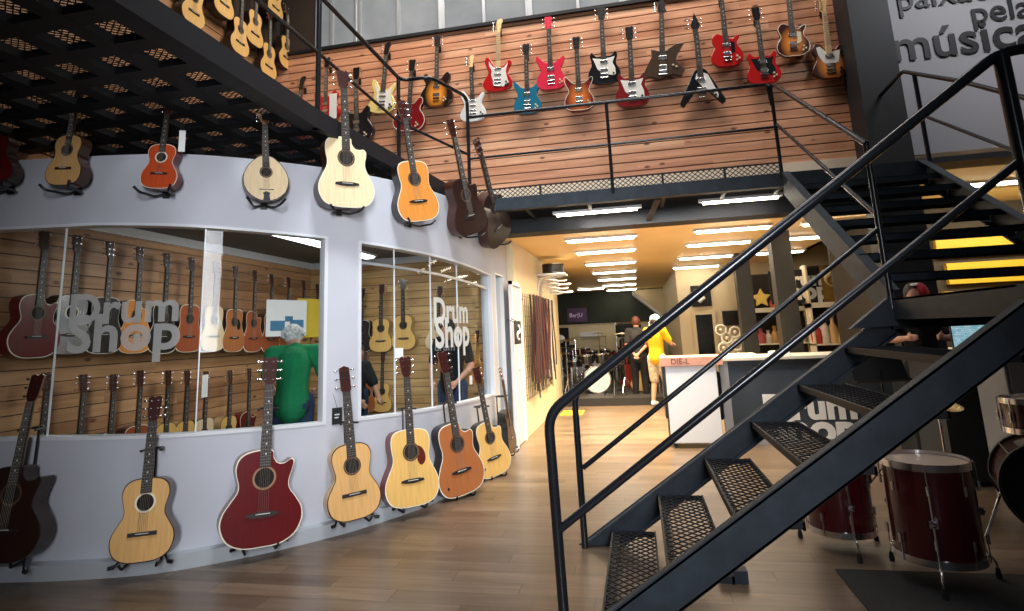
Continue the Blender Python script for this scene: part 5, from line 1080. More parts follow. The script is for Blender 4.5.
# front counter under the upper flight, with laptop
c = empty('reception_desk', (3.0, 6.2, 0), label='dark desk under the upper flight carrying the lit laptop', cat='desk')
g = MB(); g.box(-0.35, 1.6, 0, 0.6, 0.04, 1.10); g.build('body', mat('desk_dark', (0.02, 0.022, 0.026), 0.5), c, smooth=False); g = MB(); g.box(-0.4, 1.65, -0.05, 0.65, 1.10, 1.135); g.build('desk_top', BLACK, c, smooth=False, bevel=0.004)
lp = empty('laptop', (3.12, 6.52, 1.137), math.radians(12), label='open laptop with pale blue lit screen on the dark desk', cat='laptop')
g = MB(); g.box(-.18, .18, -.24, .0, 0, .016); g.build('keyboard_base', mat('laptop_grey', (0.1, 0.1, 0.11), 0.4), lp, smooth=False, bevel=0.003)
g = MB(); g.box(-.19, .19, 0.0, 0.012, 0.01, .26); g.build('lid', mat('laptop_grey', (0, 0, 0)), lp, smooth=False, bevel=0.003)
def screen_mat():
    m = bpy.data.materials.new('screen_blue'); m.use_nodes = True; nt = m.node_tree; b = nt.nodes['Principled BSDF']; b.inputs['Base Color'].default_value = (0, 0, 0, 1)
    tc = nt.nodes.new('ShaderNodeTexCoord'); br = nt.nodes.new('ShaderNodeTexBrick'); br.inputs['Color1'].default_value = (0.22, 0.50, 0.62, 1); br.inputs['Color2'].default_value = (0.55, 0.75, 0.80, 1); br.inputs['Mortar'].default_value = (0.1, 0.3, 0.4, 1)
    br.inputs['Scale'].default_value = 14; mp = nt.nodes.new('ShaderNodeMapping'); mp.inputs['Rotation'].default_value = (math.pi/2, 0, 0); nt.links.new(tc.outputs['Object'], mp.inputs[0]); nt.links.new(mp.outputs[0], br.inputs['Vector'])
    nt.links.new(br.outputs[0], b.inputs['Emission Color']); b.inputs['Emission Strength'].default_value = 0.8; return m
g = MB(); g.box(-.175, .175, -0.002, 0.0, 0.022, .248); g.build('screen', screen_mat(), lp, smooth=False)

# ------------------------------------------------------------------ wall of straps, shelf with drum, posters on the left wall
XW = -1.68
rk = empty('strap_rack', (XW, 10.0, 1.3), label='wire grid rack fixed to the cream wall behind the hanging straps', cat='rack')
g = MB()
for z in np.arange(-0.75, 0.80, 0.15): g.tube([(0.03, -1.25, z), (0.03, 1.4, z)], 0.004, 5)
for y in np.arange(-1.25, 1.45, 0.15): g.tube([(0.03, y, -0.78), (0.03, y, 0.80)], 0.004, 5)
for y, z in ((-1.2, .7), (1.3, .7), (-1.2, -.7), (1.3, -.7)): g.tube([(0, y, z), (0.03, y, z)], 0.006, 6)
g.build('wire_grid', BLACK, rk, smooth=False)
random.seed(11)
SC_ = [((0.03, 0.012, 0.012), 'black leather'), ((0.07, 0.008, 0.01), 'dark red'), ((0.02, 0.02, 0.022), 'plain black'), ((0.08, 0.025, 0.015), 'brown leather'), ((0.05, 0.006, 0.010), 'maroon'), ((0.015, 0.015, 0.02), 'black woven'), ((0.14, 0.01, 0.012), 'red striped'), ((0.04, 0.02, 0.015), 'dark brown'), ((0.5, 0.45, 0.4), 'pale grey'), ((0.04, 0.01, 0.01), 'wine-coloured'), ((0.02, 0.02, 0.02), 'dull black')]
for i, (c_, nm) in enumerate(SC_):
    y = 9.05+i*0.21; L_ = random.uniform(1.15, 1.5); ztop_ = 2.08; m_ = mat('strap_%s' % nm.replace(' ', '_').replace('-', '_'), c_, 0.6, var=0.3, scale=40)
    s = empty('guitar_strap', (XW+0.06, y, ztop_)); tag(s, nm+' guitar strap hanging on the rack, '+('first' if i == 0 else ['', 'second', 'third', 'fourth', 'fifth', 'sixth', 'seventh', 'eighth', 'ninth', 'tenth', 'last'][i])+' from the guitar room door', 'guitar strap', 'straps on the wire rack')
    g = MB(); w = 0.035
    for q in (0, 1):
        pts = [Vector((0.03+0.06*q+0.012*math.sin(t*5+i), 0.05*(1 if q else -1)*math.sin(t*math.pi)*0.8+(0.02*math.sin(3*t+i)), -L_*t)) for t in [k/12 for k in range(13)]]
        for a, b_ in zip(pts[:-1], pts[1:]): g.bar(a, b_, 0.10, 0.012, (1, 0, 0))
    g.build('strap_band', m_, s, smooth=False); g = MB(); g.tube([(-0.03, 0, 0.0), (0.08, 0, 0.01)], 0.006, 6); g.build('peg', CHROME, s)
    g = MB(); g.prism([(-.03, -.12), (.03, -.12), (.03, 0), (-.03, 0)], -0.005, 0.005); g.v = [(v[1]+0.045, v[0], v[2]-L_) for v in g.v]; g.build('leather_end', mat('strap_end', (0.02, 0.012, 0.01), 0.5), s, smooth=False)
# bracketed shelf with rims, drum case on top
sh = empty('rim_shelf', (XW, 10.6, 2.50), label='white wall shelf holding white hoops high beside the ceiling', cat='shelf')
g = MB(); g.box(0, 0.50, -0.22, 0.25, 0.0, 0.025); g.build('board', WHITE, sh, smooth=False, bevel=0.004)
for y in (-0.18, 0.2): g = MB(); g.tube(fillet([(0.0, y, -0.35), (0.03, y, -0.05), (0.42, y, -0.01)], 0.12), 0.010, 8); g.build('shelf_bracket', WHITE, sh)
for i, (x, z, r_) in enumerate(((0.30, 2.40, 0.20), (0.36, 2.33, 0.21), (0.33, 2.26, 0.19), (0.40, 2.19, 0.20))):
    g = MB(); g.tube([(r_*math.cos(a), r_*math.sin(a), 0.02*math.sin(2*a)) for a in [2*math.pi*k/28 for k in range(28)]], 0.012, 8, closed=True)
    g.tube([(-r_, 0, 0), (-(x)+0.0, 0, 0.02)], 0.006, 6)
    tag(g.build('drum_hoop', WHITE, loc=(XW+x, 10.58, z)), 'white hoop sticking out under the shelf, '+['topmost', 'second from top', 'third from top', 'lowest'][i], 'hoop', 'white hoops under the wall shelf')
d = empty('drum_case', (XW+0.27, 10.58, 2.525), label='black round drum lying on the white wall shelf near the ceiling', cat='drum')
g = MB(); g.lathe([(0, 0), (0.19, 0), (0.195, 0.01), (0.195, 0.17), (0.19, 0.18), (0, 0.18)], (0, 0, 0), 'Z', 28); g.build('shell', BLACK, d)
for z in (0.015, 0.165): g = MB(); g.tube([(0.197*math.cos(a), 0.197*math.sin(a), z) for a in [2*math.pi*k/28 for k in range(28)]], 0.007, 6, closed=True); g.build('rim', mat('rim_dark', (0.05, 0.05, 0.05), 0.3, 0.8), d)
# doors beyond the guitar room
g = MB(); g.box(0, 0.05, 0, 0.05, 0, 2.22); g.box(0, 0.05, 0.62, 0.67, 0, 2.22); g.box(0, 0.05, 0.0, 0.67, 2.17, 2.22); dd = struct(g.build('door_1', WHITE, smooth=False, loc=(-1.70, 7.98, 0)))
g = MB(); g.box(0.005, 0.03, 0.05, 0.62, 0.02, 2.17); g.build('door_leaf', mat('door_leaf', (0.62, 0.62, 0.64), 0.4), dd, smooth=False)
g = MB(); g.tube(fillet([(0.03, 0.12, 1.0), (0.07, 0.12, 1.0), (0.07, 0.24, 1.0)], 0.015), 0.008, 8); g.build('door_handle', CHROME, dd)
pb = empty('hanging_pennant', (-1.55, 7.55, 1.36), label='black hanging sign with white curved mark beside the guitar room door', cat='sign')
g = MB(); g.box(-0.006, 0.006, 0, 0.42, 0, 0.30); g.build('board', BLACKM, pb, smooth=False, bevel=0.003)
g = MB()
for k, (r1, z0) in enumerate(((0.09, 0.19), (0.09, 0.11))):
    g.tube([(0.010, 0.21+r1*math.cos(a)*(1 if k else -1), z0+0.05*math.sin(a)) for a in [math.pi*(0.5+q/10*1.1) for q in range(11)]], 0.014, 6)
g.build('white_mark', LOGOW, pb); g = MB(); g.tube([(0, 0.02, 0.28), (-0.12, 0.02, 0.34)], 0.005, 6); g.tube([(0, 0.40, 0.28), (-0.12, 0.40, 0.34)], 0.005, 6); g.build('arm', BLACK, pb)
P = at(577, 413, Z=0); g = MB(); g.box(-0.2, 0.2, -0.3, 0.3, 0, 0.01); g.box(-0.17, 0.17, -0.27, 0.27, 0.01, 0.012); tag(g.build('floor_mat', YELLOW, smooth=False, loc=(P.x-0.08, P.y, 0.0)), 'small yellow mat on the floor behind the newel posts', 'mat')

# ------------------------------------------------------------------ drums
REDSH = burst('shell_red', (0.20, 0.006, 0.010), (0.20, 0.006, 0.010)); SHELL = lac('shell_wine', (0.050, 0.0015, 0.004)); SKIN_D = mat('drum_head', (0.42, 0.33, 0.28), 0.45)
def floor_tom(loc, R, h, z0, lab, legs=True, rz=0):
    t = empty('floor_tom', loc, rz); tag(t, lab, 'drum', 'wine-red drums under the stairs')
    g = MB(); g.lathe([(0, z0), (R, z0), (R, z0+h), (0, z0+h)], (0, 0, 0), 'Z', 40); g.build('shell', SHELL, t, angle=50)
    for z, s in ((z0-0.012, 1), (z0+h-0.012, 1)):
        g = MB(); g.lathe([(R+0.002, z), (R+0.012, z), (R+0.012, z+0.038), (R+0.003, z+0.038), (R+0.002, z)], (0, 0, 0), 'Z', 40); g.build('hoop', CHROME, t)
    g = MB(); g.lathe([(0, z0+h+0.006), (R-0.005, z0+h+0.006), (R, z0+h-0.002)], (0, 0, 0), 'Z', 40); g.build('drum_head', SKIN_D, t)
    for k in range(8):
        a = 2*math.pi*(k+0.5)/8; c_, s_ = math.cos(a), math.sin(a)
        for zz in (z0+0.11, z0+h-0.11):
            g = MB(); g.tube([(c_*(R+.018), s_*(R+.018), zz-0.025), (c_*(R+.018), s_*(R+.018), zz+0.025)], 0.010, 8); g.tube([(c_*(R+.016), s_*(R+.016), zz), (c_*(R+.016), s_*(R+.016), z0+h+0.02 if zz > z0+h/2 else z0-0.01)], 0.0035, 6); g.build('lug', CHROME, t)
    if legs:
        for k in range(3):
            a = math.radians(-112+118*k) if k < 3 else 0; c_, s_ = math.cos(a), math.sin(a); q = R+0.03
            l = MB(); l.tube(fillet([(c_*q, s_*q, z0+h*0.80), (c_*q, s_*q, 0.14), (c_*(q+0.05), s_*(q+0.05), 0.09), (c_*(q+0.05), s_*(q+0.05), 0.03)], 0.03), 0.0065, 8); lo = l.build('leg', CHROME, t)
            l = MB(); l.lathe([(0, 0), (0.014, 0), (0.017, 0.02), (0.010, 0.055), (0, 0.058)], (c_*(q+0.05), s_*(q+0.05), 0), 'Z', 10); l.build('rubber_foot', BLACKM, lo)
            l = MB(); l.box(-0.03, 0.03, -0.02, 0.02, -0.02, 0.02); l.ball((0.03, 0, 0), 0.018, 8); M_ = Matrix.Rotation(a, 3, 'Z'); l.v = [tuple(M_ @ Vector(v)+Vector((c_*(R+.02), s_*(R+.02), z0+h*0.45))) for v in l.v]; l.build('leg_clamp', CHROME, t, smooth=False)
    return t
floor_tom((1.60, 4.10, 0.012), 0.222, 0.50, 0.135, 'wine-red floor tom in front on the black mat, chrome hoops and long legs')
floor_tom((1.24, 4.62, 0), 0.20, 0.42, 0.12, 'wine-red floor tom behind the stringer, left of the front one', rz=0.4)
g = MB(); g.box(-1.3, 1.3, -0.85, 0.82, 0, 0.012); g.box(-1.27, 1.27, -0.82, 0.79, 0.012, 0.0125); tag(g.build('drum_mat', mat('mat_black', (0.010, 0.010, 0.011), 0.85, var=0.3, scale=60, bump=0.3), smooth=False, loc=(2.36, 3.38, 0)), 'black carpet mat under the drums at the lower right', 'mat')
# drum kit at the right picture edge
t = empty('bass_drum', (2.68, 4.95, 0), math.radians(-20), label='large dark red bass drum on its side at the right picture edge', cat='drum')
g = MB(); g.lathe([(0, 0), (0.28, 0), (0.28, 0.45), (0, 0.45)], (0, -0.2, 0.33), 'Y', 40); g.build('shell', SHELL, t, angle=50)
for y in (-0.215, 0.225): g = MB(); g.lathe([(0.282, 0), (0.30, 0), (0.30, 0.04), (0.282, 0.04), (0.282, 0)], (0, y, 0.33), 'Y', 40); g.build('hoop', BLACK, t)
g = MB(); g.lathe([(0, 0), (0.28, 0), (0.28, 0.004), (0, 0.004)], (0, -0.21, 0.33), 'Y', 40); g.build('drum_head', BLACKM, t)
for k in range(8): a = 2*math.pi*k/8; g = MB(); g.tube([(0.30*math.cos(a), -0.2, 0.33+0.30*math.sin(a)), (0.30*math.cos(a), 0.24, 0.33+0.30*math.sin(a))], 0.006, 6); g.build('tension_rod', CHROME, t)
for s in (-1, 1): g = MB(); g.tube([(s*0.27, -0.1, 0.30), (s*0.42, -0.25, 0.01)], 0.009, 8); g.build('spur', CHROME, t)
t = floor_tom((2.66, 4.93, 0.0), 0.18, 0.20, 0.68, 'wine-red tom mounted above the bass drum at the right edge', legs=False)
g = MB(); g.tube([(0, 0.0, 0.62), (0, 0, 0.70)], 0.014, 8); g.build('tom_mount', CHROME, t)
def stand_tripod(name, loc, h, lab, cat, r0=0.26, grp=None, mtl=CHROME, top=None):
    t = empty(name, loc); tag(t, lab, cat, grp); g = MB(); g.tube([(0, 0, 0.16), (0, 0, h*0.55)], 0.012, 8); g.tube([(0, 0, h*0.55), (0, 0, h)], 0.008, 8); g.build('pole', mtl, t)
    for k in range(3):
        a = 2*math.pi*k/3+0.5; g = MB(); g.tube([(0, 0, 0.34), (r0*math.cos(a), r0*math.sin(a), 0.015)], 0.007, 6); g.tube([(0, 0, 0.12), (0.5*r0*math.cos(a), 0.5*r0*math.sin(a), 0.17)], 0.005, 6); g.ball((r0*math.cos(a), r0*math.sin(a), 0.014), 0.014, 8); g.build('leg', mtl, t)
    if top: top(t, h)
    return t
BRASS = mat('cymbal_brass', (0.55, 0.38, 0.12), 0.3, 1.0)
def cymbal(r_, tilt=0.2):
    def f_(t, h):
        g = MB(); g.lathe([(0.0, 0.03), (r_*.16, 0.026), (r_*.22, 0.012), (r_*.6, 0.004), (r_, -0.010), (r_, -0.012), (r_*.6, 0.002), (r_*.2, 0.009), (0, 0.02)], (0, 0, 0), 'Z', 28); o = g.build('cymbal', BRASS, t); o.location = (0, 0, h-0.02); o.rotation_euler = (tilt, 0.1, 0)
    return f_
P = at(967, 440, Y=5.4); stand_tripod('cymbal_stand', (2.22, 5.30, 0), 0.85, 'chrome cymbal stand between the floor tom and the right-hand kit', 'cymbal stand', top=cymbal(0.17))
t = empty('amplifier', (3.05, 5.75, 0.0), 0.1, label='pale grey boxed amplifier standing behind the right-hand drum', cat='amplifier')
g = MB(); g.box(-0.22, 0.5, -0.18, 0.2, 0.0, 1.19); g.build('cabinet', mat('box_grey', (0.30, 0.31, 0.33), 0.5), t, smooth=False, bevel=0.01)
g = MB(); g.box(-0.19, 0.47, -0.188, -0.18, 0.05, 1.15); g.build('front_panel', mat('panel_grey', (0.40, 0.41, 0.43), 0.55), t, smooth=False); g = MB(); g.tube(fillet([(0.05, 0, 1.19), (0.05, 0, 1.23), (0.23, 0, 1.23), (0.23, 0, 1.19)], 0.02), 0.01, 8); g.build('handle', BLACK, t)
# music desk between stairs and kit
t = stand_tripod('music_stand', (2.05, 5.85, 0), 1.05, 'black music stand behind the front floor tom', 'music stand', mtl=BLACK)
g = MB(); g.box(-0.24, 0.24, -0.01, 0.0, 0, 0.34); g.box(-0.24, 0.24, -0.05, 0, -0.01, 0.0); o = g.build('desk', BLACKM, t, smooth=False); o.location = (0, 0, 0.95); o.rotation_euler = (-0.4, 0, 0.2)

# ------------------------------------------------------------------ stage at the back: kits, amplifiers, stools
def kit(loc, rz, lab, col):
    m_ = lac('kit_'+col[0], col[1]); t = empty('drum_kit', loc, rz); tag(t, lab, 'drum kit', 'drum kits on the dark stage')
    g = MB(); g.lathe([(0, 0), (0.28, 0), (0.28, 0.40), (0, 0.40)], (0, -0.35, 0.29), 'Y', 28); g.build('bass_drum', m_, t, angle=50)
    g = MB(); g.lathe([(0.28, 0), (0.295, 0), (0.295, 0.03), (0.28, 0.03)], (0, -0.37, 0.29), 'Y', 28); g.build('hoop', CHROME, t); g = MB(); g.lathe([(0, 0), (0.275, 0)], (0, -0.36, 0.29), 'Y', 28); g.build('bass_head', WHITE, t)
    for nm, x, y, z, R_, h in (('rack_tom', -0.17, -0.12, 0.62, 0.14, 0.18), ('rack_tom', 0.17, -0.12, 0.62, 0.15, 0.2), ('floor_drum', 0.50, 0.15, 0.22, 0.19, 0.36), ('snare_drum', -0.42, 0.20, 0.55, 0.17, 0.13)):
        g = MB(); g.lathe([(0, z), (R_, z), (R_, z+h), (0, z+h)], (x, y, 0), 'Z', 24); g.lathe([(R_, z+h-0.02), (R_+0.01, z+h-.02), (R_+.01, z+h+.012), (R_, z+h+.012)], (x, y, 0), 'Z', 24, 1); o = g.build(nm, [m_, CHROME], t, angle=50)
        g = MB()
        if 'rack' in nm: g.tube([(x*0.4, y-0.05, 0.5), (x, y, z+0.02)], 0.012, 6)
        else:
            for k in range(3): a = 2*math.pi*k/3; g.tube([(x+R_*0.9*math.cos(a), y+R_*.9*math.sin(a), z+0.1), (x+(R_+.02)*math.cos(a), y+(R_+.02)*math.sin(a), 0.0)], 0.009, 6)
        g.build('stand_leg', CHROME, t)
    for x, y, h, r_ in ((-0.62, -0.1, 1.15, 0.22), (0.62, -0.2, 1.25, 0.24), (-0.70, 0.35, 0.85, 0.17)):
        g = MB(); g.tube([(x, y, 0), (x, y, h)], 0.012, 6)
        for k in range(3): a = 2*math.pi*k/3; g.tube([(x, y, 0.3), (x+.2*math.cos(a), y+.2*math.sin(a), 0)], 0.008, 5)
        g.build('cymbal_pole', CHROME, t); g = MB(); g.lathe([(0, h+.02), (r_*.2, h+.01), (r_, h-.015), (r_, h-.018), (0, h)], (x, y, 0), 'Z', 24); g.build('cymbal', BRASS, t)
    g = MB(); g.lathe([(0, .48), (.15, .48), (.16, .5), (.15, .55), (0, .56)], (0, 0.6, 0), 'Z', 20); g.tube([(0, .6, 0), (0, .6, .48)], 0.02, 8); g.build('throne', BLACKM, t)
    return t
SZ = 0.15
for px, y, rz, lab, col in ((560, 13.6, 0.2, 'dark drum kit at the left end of the stage', ('black', (0.012, 0.012, 0.014))), (583, 18.6, -0.1, 'dark wine drum kit in the middle of the stage', ('wine', (0.08, 0.008, 0.01))), (601, 16.5, 0.1, 'black drum kit on the stage behind the near newel', ('black', (0, 0, 0))), (628, 19.0, 0.3, 'red drum kit at the back right of the stage', ('red', (0.16, 0.01, 0.012)))):
    P = at(px, 385, Y=y); kit((max(P.x, -1.0) if y < 14 else P.x, y, SZ), rz, lab, col)
def amp(loc, w, h, d, lab, rz=0, grille=0.03):
    t = empty('amplifier', loc, rz); tag(t, lab, 'amplifier', 'amplifiers on the stage')
    g = MB(); g.box(-w/2, w/2, -d/2, d/2, 0, h); g.build('cabinet', BLACKM, t, smooth=False, bevel=0.012); g = MB(); g.box(-w/2+.03, w/2-.03, -d/2-.006, -d/2, 0.05, h-.14); g.build('grille', mat('grille', (0.05, 0.045, 0.04), 0.8), t, smooth=False)
    for k in range(4): g = MB(); x = -w/2+.08+k*(w-.16)/3; g.lathe([(0, -.02), (.015, -.02), (.017, 0)], (x, -d/2, h-.07), 'Y', 10); g.build('knob', CHROME, t)
amp((0.35, 20.3, SZ), 0.8, 1.0, 0.4, 'black amplifier at the back of the stage under the dark wall band')
amp((-2.3, 19.6, SZ), 0.55, 0.9, 0.4, 'black amplifier in the middle of the stage')
# black drum bags stacked on a shelf at the centre back
t = empty('bag_rack', (-0.12, 15.2, SZ), label='tall dark rack wrapped in black bags at the right of the stage', cat='rack')
for nm, (x0, x1, z0, z1) in (('lower_bag', (-.40, .38, 0, .62)), ('middle_bag', (-.34, .34, .64, 1.12)), ('upper_bag', (-.40, .22, 1.14, 1.48))):
    g = MB(); g.box(x0, x1, -.22, .22, z0, z1); g.build(nm, BLACKM, t, smooth=False, bevel=0.07)
g = MB()
for x in (-.42, .42): g.tube([(x, 0.24, 0), (x, 0.24, 1.5)], 0.015, 6)
g.tube([(-.42, .24, 1.5), (.42, .24, 1.5)], .015, 6); g.build('rack_frame', CHROME, t)
def cg(lab, x, y, col, lean=0.0):
    P = Vector((x, y, SZ+0.004)); T = P+Vector((lean, 0.1, 1.0)); 
    g = MB(); O = outline('dread'); g.prism([(a, b_) for a, b_ in O], -.05, .05); g.box(-.022, .022, -.06, -.04, .48, .86); g.box(-.035, .035, -.06, -.045, .86, 1.02); o = g.build('acoustic_guitar', lac('stage_'+lab.split()[0], col), bevel=0.004, loc=P); o.rotation_euler = (-0.12, lean, 0.2); return tag(o, lab, 'guitar', 'guitars standing on the stage')
cg('red small guitar leaning beside the black bag rack', -0.30, 14.55, (0.35, 0.03, 0.02)); cg('pale small guitar leaning near the stage front', -0.05, 13.5, (0.7, 0.45, 0.2), 0.1)
for i, (x, y) in enumerate(((-0.55, 12.65), (0.36, 13.2))):
    t = stand_tripod('bar_stool', (x, y, SZ), 0.62, ['black round stool at the stage front', 'black round stool next to the person in dark clothes'][i], 'stool', mtl=BLACK, grp='stools at the stage edge'); g = MB(); g.lathe([(0, .6), (.16, .6), (.17, .63), (.16, .67), (0, .68)], (0, 0, 0), 'Z', 20); g.build('seat', BLACKM, t)
# white pedestal fan / stand with white heads at left
t = stand_tripod('microphone_stand', (-2.1, 16.2, SZ), 1.1, 'white-topped stand on the left of the stage in front of the cream wall', 'stand', mtl=WHITE); g = MB(); g.ball((0, 0, 1.15), (.16, .08, .12), 14); g.build('cover', WHITE, t)
# dark doorway and neon sign on the back wall
g = MB(); p0 = at(560, 330, Y=20.95); p1 = at(571, 370, Y=20.95); g.box(p0.x-.5, p1.x, -.02, 0, 0.15, 1.62); o = struct(g.build('door_2', BLACKM, smooth=False, loc=(0, 20.96, 0)))
P = at(577, 315, Y=20.93); sg2 = empty('neon_sign', (P.x, 20.93, P.z), label='small purple screen with pale letters on the dark green wall band', cat='sign')
g = MB(); g.box(-0.34, 0.34, -0.02, 0.02, -0.24, 0.24); g.build('panel', mat('sign_purple', (0.05, 0.015, 0.06), 0.3, emit=(0.25, 0.06, 0.30), estr=0.03), sg2, smooth=False)
text_obj('lettering', 'Bar|U', 0.20, mat('sign_letters', (0.7, 0.5, 0.8), 0.4, emit=(0.8, 0.6, 0.9), estr=0.15), (-0.27, -0.026, -0.07), (math.pi/2, 0, 0), sg2, extrude=0.003)
P = at(590, 332, Y=20.9); g = MB(); g.box(-.35, .35, -.1, 0, -.08, .08); g.box(-.33, .33, -.115, -.1, -.075, -.05); tag(g.build('air_conditioner', WHITE, smooth=False, bevel=0.02, loc=(P.x, 20.95, P.z-.08)), 'white wall air unit on the cream wall below the dark band', 'air conditioner')

# ------------------------------------------------------------------ centre wall: sign, window, drawings, shelves and goods
P0, P1 = at(690, 286, Y=14.18), at(712, 306, Y=14.18); b_ = empty('wall_sign', ((P0.x+P1.x)/2, 14.18, (P0.z+P1.z)/2), label='black square sign with white swirl mark on the cream wall', cat='sign')
w, h = P1.x-P0.x, P0.z-P1.z; g = MB(); g.box(-w/2, w/2, -.03, 0, -h/2, h/2); g.build('board', BLACKM, b_, smooth=False, bevel=0.004)
g = MB(); g.tube([(-.12, -.035, -.06), (-.03, -.035, -.12), (.05, -.035, -.05), (.02, -.035, .04), (.10, -.035, .10)], [.03, .045, .05, .03, .015], 8); g.build('white_mark', LOGOW, b_)
P0, P1 = at(695, 315, Y=14.2), at(716, 356, Y=14.2); g = MB(); x0, x1, z0, z1 = P0.x, P1.x, P1.z, P0.z
g.box(x0-.08, x1+.08, 14.14, 14.19, z1, z1+.08); g.box(x0-.08, x0, 14.14, 14.19, z0, z1); g.box(x1, x1+.08, 14.14, 14.19, z0, z1); o = struct(g.build('window_5', CREAM, smooth=False)); g = MB(); g.box(x0, x1, 14.17, 14.19, z0, z1); g.build('dark_pane', mat('pane_dark', (0.01, 0.012, 0.012), 0.15), o, smooth=False)
P = at(731, 318, Y=14.0); g = MB(); g.box(-.16, .16, -.12, .12, -.16, .16); g.lathe([(0, -.125), (.10, -.125), (.12, -.12)], (0, 0, 0), 'Y', 20); tag(g.build('wall_speaker', BLACKM, smooth=False, bevel=0.01, loc=(P.x, 14.05, P.z)), 'black loudspeaker on the cream wall left of the far column', 'speaker')
for i, (px, py) in enumerate(((721, 330), (727, 338), (735, 332), (724, 348), (737, 345))):
    P = at(px, py, Y=12.6); g = MB(); g.tube([(0.10*math.cos(a), 0, 0.10*math.sin(a)) for a in [2*math.pi*k/16 for k in range(16)]], 0.018, 6, closed=True); g.tube([(0, 0, -.10), (0, 0.02, -.30)], 0.012, 6); g.ball((0, 0, 0), 0.035, 8)
    tag(g.build('hand_drum', mat('rim_white', (0.7, 0.68, 0.6), 0.4), loc=P), ['pale tambourine highest', 'pale tambourine second', 'pale tambourine nearest the column', 'pale tambourine lowest left', 'pale tambourine lowest right'][i]+' in the cluster beside the far column', 'tambourine', 'tambourines beside the far column')
t = stand_tripod('display_stand', (at(728, 345, Y=12.64).x, 12.64, 0), 1.55, 'black display tree holding the tambourines beside the far column', 'display stand', mtl=BLACK)
def shelf_unit(px0, px1, y, zs, lab, mtl, back):
    x0 = at(px0, 300, Y=y).x; x1 = at(px1, 300, Y=y).x; t = empty('display_shelf', ((x0+x1)/2, y, 0)); tag(t, lab, 'shelf'); w = (x1-x0)/2
    g = MB(); g.box(-w, w, 0.33, 0.36, 0.0, 2.5); g.build('back_panel', back, t, smooth=False)
    for z in zs: g = MB(); g.box(-w, w, 0, 0.33, z, z+0.09 if z > 1.5 else z+0.03); g.build('shelf_board', mtl, t, smooth=False)
    for s in (-w, w-.03): g = MB(); g.box(s, s+.03, 0, .33, 0, 2.5); g.build('side_panel', mtl, t, smooth=False)
    return t, x0, x1
SHB = mat('shelf_cream', (0.78, 0.72, 0.56), 0.5); DKB = mat('shelf_back_dark', (0.03, 0.022, 0.018), 0.7)
shelf_unit(747, 808, 12.9, (0.5, 1.05, 1.70), 'cream shelf between the two dark columns full of small goods', SHB, DKB)
shelf_unit(809, 905, 11.6, (0.5, 1.05, 1.72), 'wide shelf right of the near column with the logo board above', SHB, DKB)
random.seed(3)
def star(r1, r2, n=5): return [((r1 if k % 2 == 0 else r2)*math.sin(math.pi*k/n), (r1 if k % 2 == 0 else r2)*math.cos(math.pi*k/n)) for k in range(2*n)]
P = at(761, 295, Y=12.95); g = MB(); g.prism(star(.20, .10), -.05, .05); tag(g.build('star_cushion', mat('star_yellow', (0.85, 0.62, 0.15), 0.7), bevel=0.02, loc=(P.x, 12.98, 1.99)), 'yellow star-shaped cushion on the cream shelf', 'cushion')
goods = [(748, 1.80, .10, .22, (0.75, 0.6, 0.25), 'small golden bell'), (775, 1.79, .12, .24, (0.6, 0.12, 0.08), 'red jar'), (782, 1.79, .12, .34, (0.45, 0.12, 0.05), 'brown vase'), (790, 1.79, .10, .26, (0.7, 0.3, 0.1), 'orange bottle')]
low = [(750, 1.08, .09, .22, (0.1, 0.1, 0.12), 'black tin'), (757, 1.08, .10, .30, (0.5, 0.1, 0.1), 'red maraca'), (764, 1.08, .08, .26, (0.6, 0.55, 0.45), 'pale cup'), (771, 1.08, .09, .34, (0.45, 0.25, 0.08), 'amber bottle'), (780, 1.08, .10, .28, (0.3, 0.04, 0.05), 'wine-coloured jar'), (789, 1.08, .10, .40, (0.25, 0.05, 0.03), 'tall brown flask'), (797, 1.08, .09, .24, (0.7, 0.62, 0.5), 'cream mug')]
def good(px, z, r_, h, c_, lab, y, grp, where):
    P = at(px, 300, Y=y); g = MB(); g.lathe([(0, 0), (r_*.8, 0), (r_, h*.25), (r_*.9, h*.55), (r_*.35, h*.75), (r_*.4, h*.95), (r_*.45, h), (0, h)], (0, 0, 0), 'Z', 18)
    tag(g.build('shelf_bottle' if 'bottle' in lab or 'flask' in lab else 'shelf_jar', mat('good_'+lab.replace(' ', '_').replace('-', '_'), c_, 0.35), loc=(P.x, y, z)), lab+where, 'bottle' if 'bottle' in lab or 'flask' in lab else 'jar', grp)
for a in goods: good(*a, 13.02, 'goods on the cream shelf', ' standing on the top board between the columns')
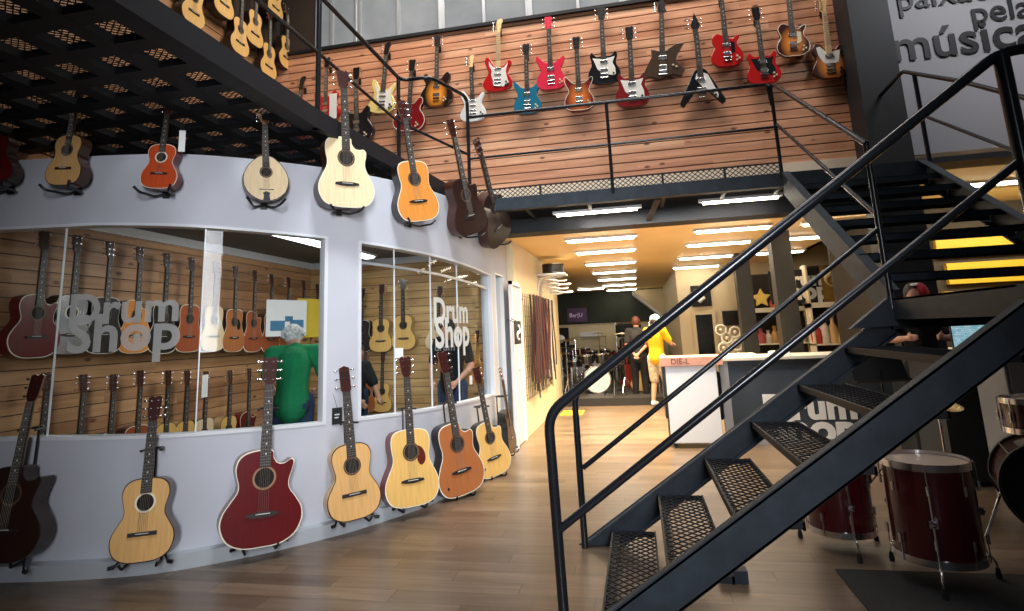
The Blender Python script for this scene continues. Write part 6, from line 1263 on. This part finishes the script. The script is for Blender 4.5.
for a in low: good(*a, 13.02, 'goods below the cream shelf', ' on the lower board between the columns')
low2 = [(812, .10, .42, (0.6, 0.06, 0.05), 'red bottle'), (820, .09, .52, (0.75, 0.7, 0.6), 'white bottle'), (829, .09, .48, (0.7, 0.45, 0.2), 'amber flask'), (838, .14, .26, (0.7, 0.55, 0.25), 'golden bowl'), (850, .09, .36, (0.1, 0.35, 0.4), 'teal bottle'), (862, .09, .42, (0.5, 0.08, 0.05), 'dark red bottle'), (872, .09, .34, (0.6, 0.58, 0.5), 'pale jar'), (884, .09, .46, (0.3, 0.1, 0.04), 'brown bottle')]
for px, r_, h, c_, lab in low2: good(px, 1.08, r_, h, c_, lab, 11.72, 'bottles on the wide shelf', ' on the wide shelf under the cream board')
x0 = at(803, 300, Y=11.85).x; x1 = at(826, 300, Y=11.85).x
b_ = empty('logo_board', (x0-.55, 11.82, 1.82), label='black board with the white shop logo on the wide shelf, half behind the near column', cat='sign'); g = MB(); g.box(0, x1-x0+.6, 0, .03, 0, .62); g.build('board', BLACKM, b_, smooth=False)
def logo2(par, w, x, z):
    class _P: pass
    logo(par, x, z, w, LOGOW, -0.006)
logo2(b_, 0.92, 0.10, 0.32)
x0 = at(824, 300, Y=11.8).x; x1 = at(868, 300, Y=11.8).x
b_ = empty('gold_board', (x0, 11.80, 1.82), label='olive gold board with cream scroll shapes on the wide shelf', cat='sign'); W_ = x1-x0; g = MB(); g.box(0, W_, 0, .03, 0, .66); g.build('board', mat('olive_gold', (0.26, 0.15, 0.02), 0.5, var=0.3, scale=7), b_, smooth=False)
g = MB()
for cx, cz, R_ in ((.24, .40, .17), (.80, .42, .14), (.55, .10, .07), (1.0, .18, .10)):
    if cx > W_-.08: continue
    g.tube([(cx+R_*math.cos(a), -.012, cz+R_*.8*math.sin(a)) for a in [math.radians(q) for q in range(40, 330, 24)]], [R_*.18+R_*.14*math.sin(k*.55) for k in range(13)][:len(range(40, 330, 24))], 8)
g.build('scroll_shapes', mat('cream_shape', (0.80, 0.70, 0.42), 0.5), b_)
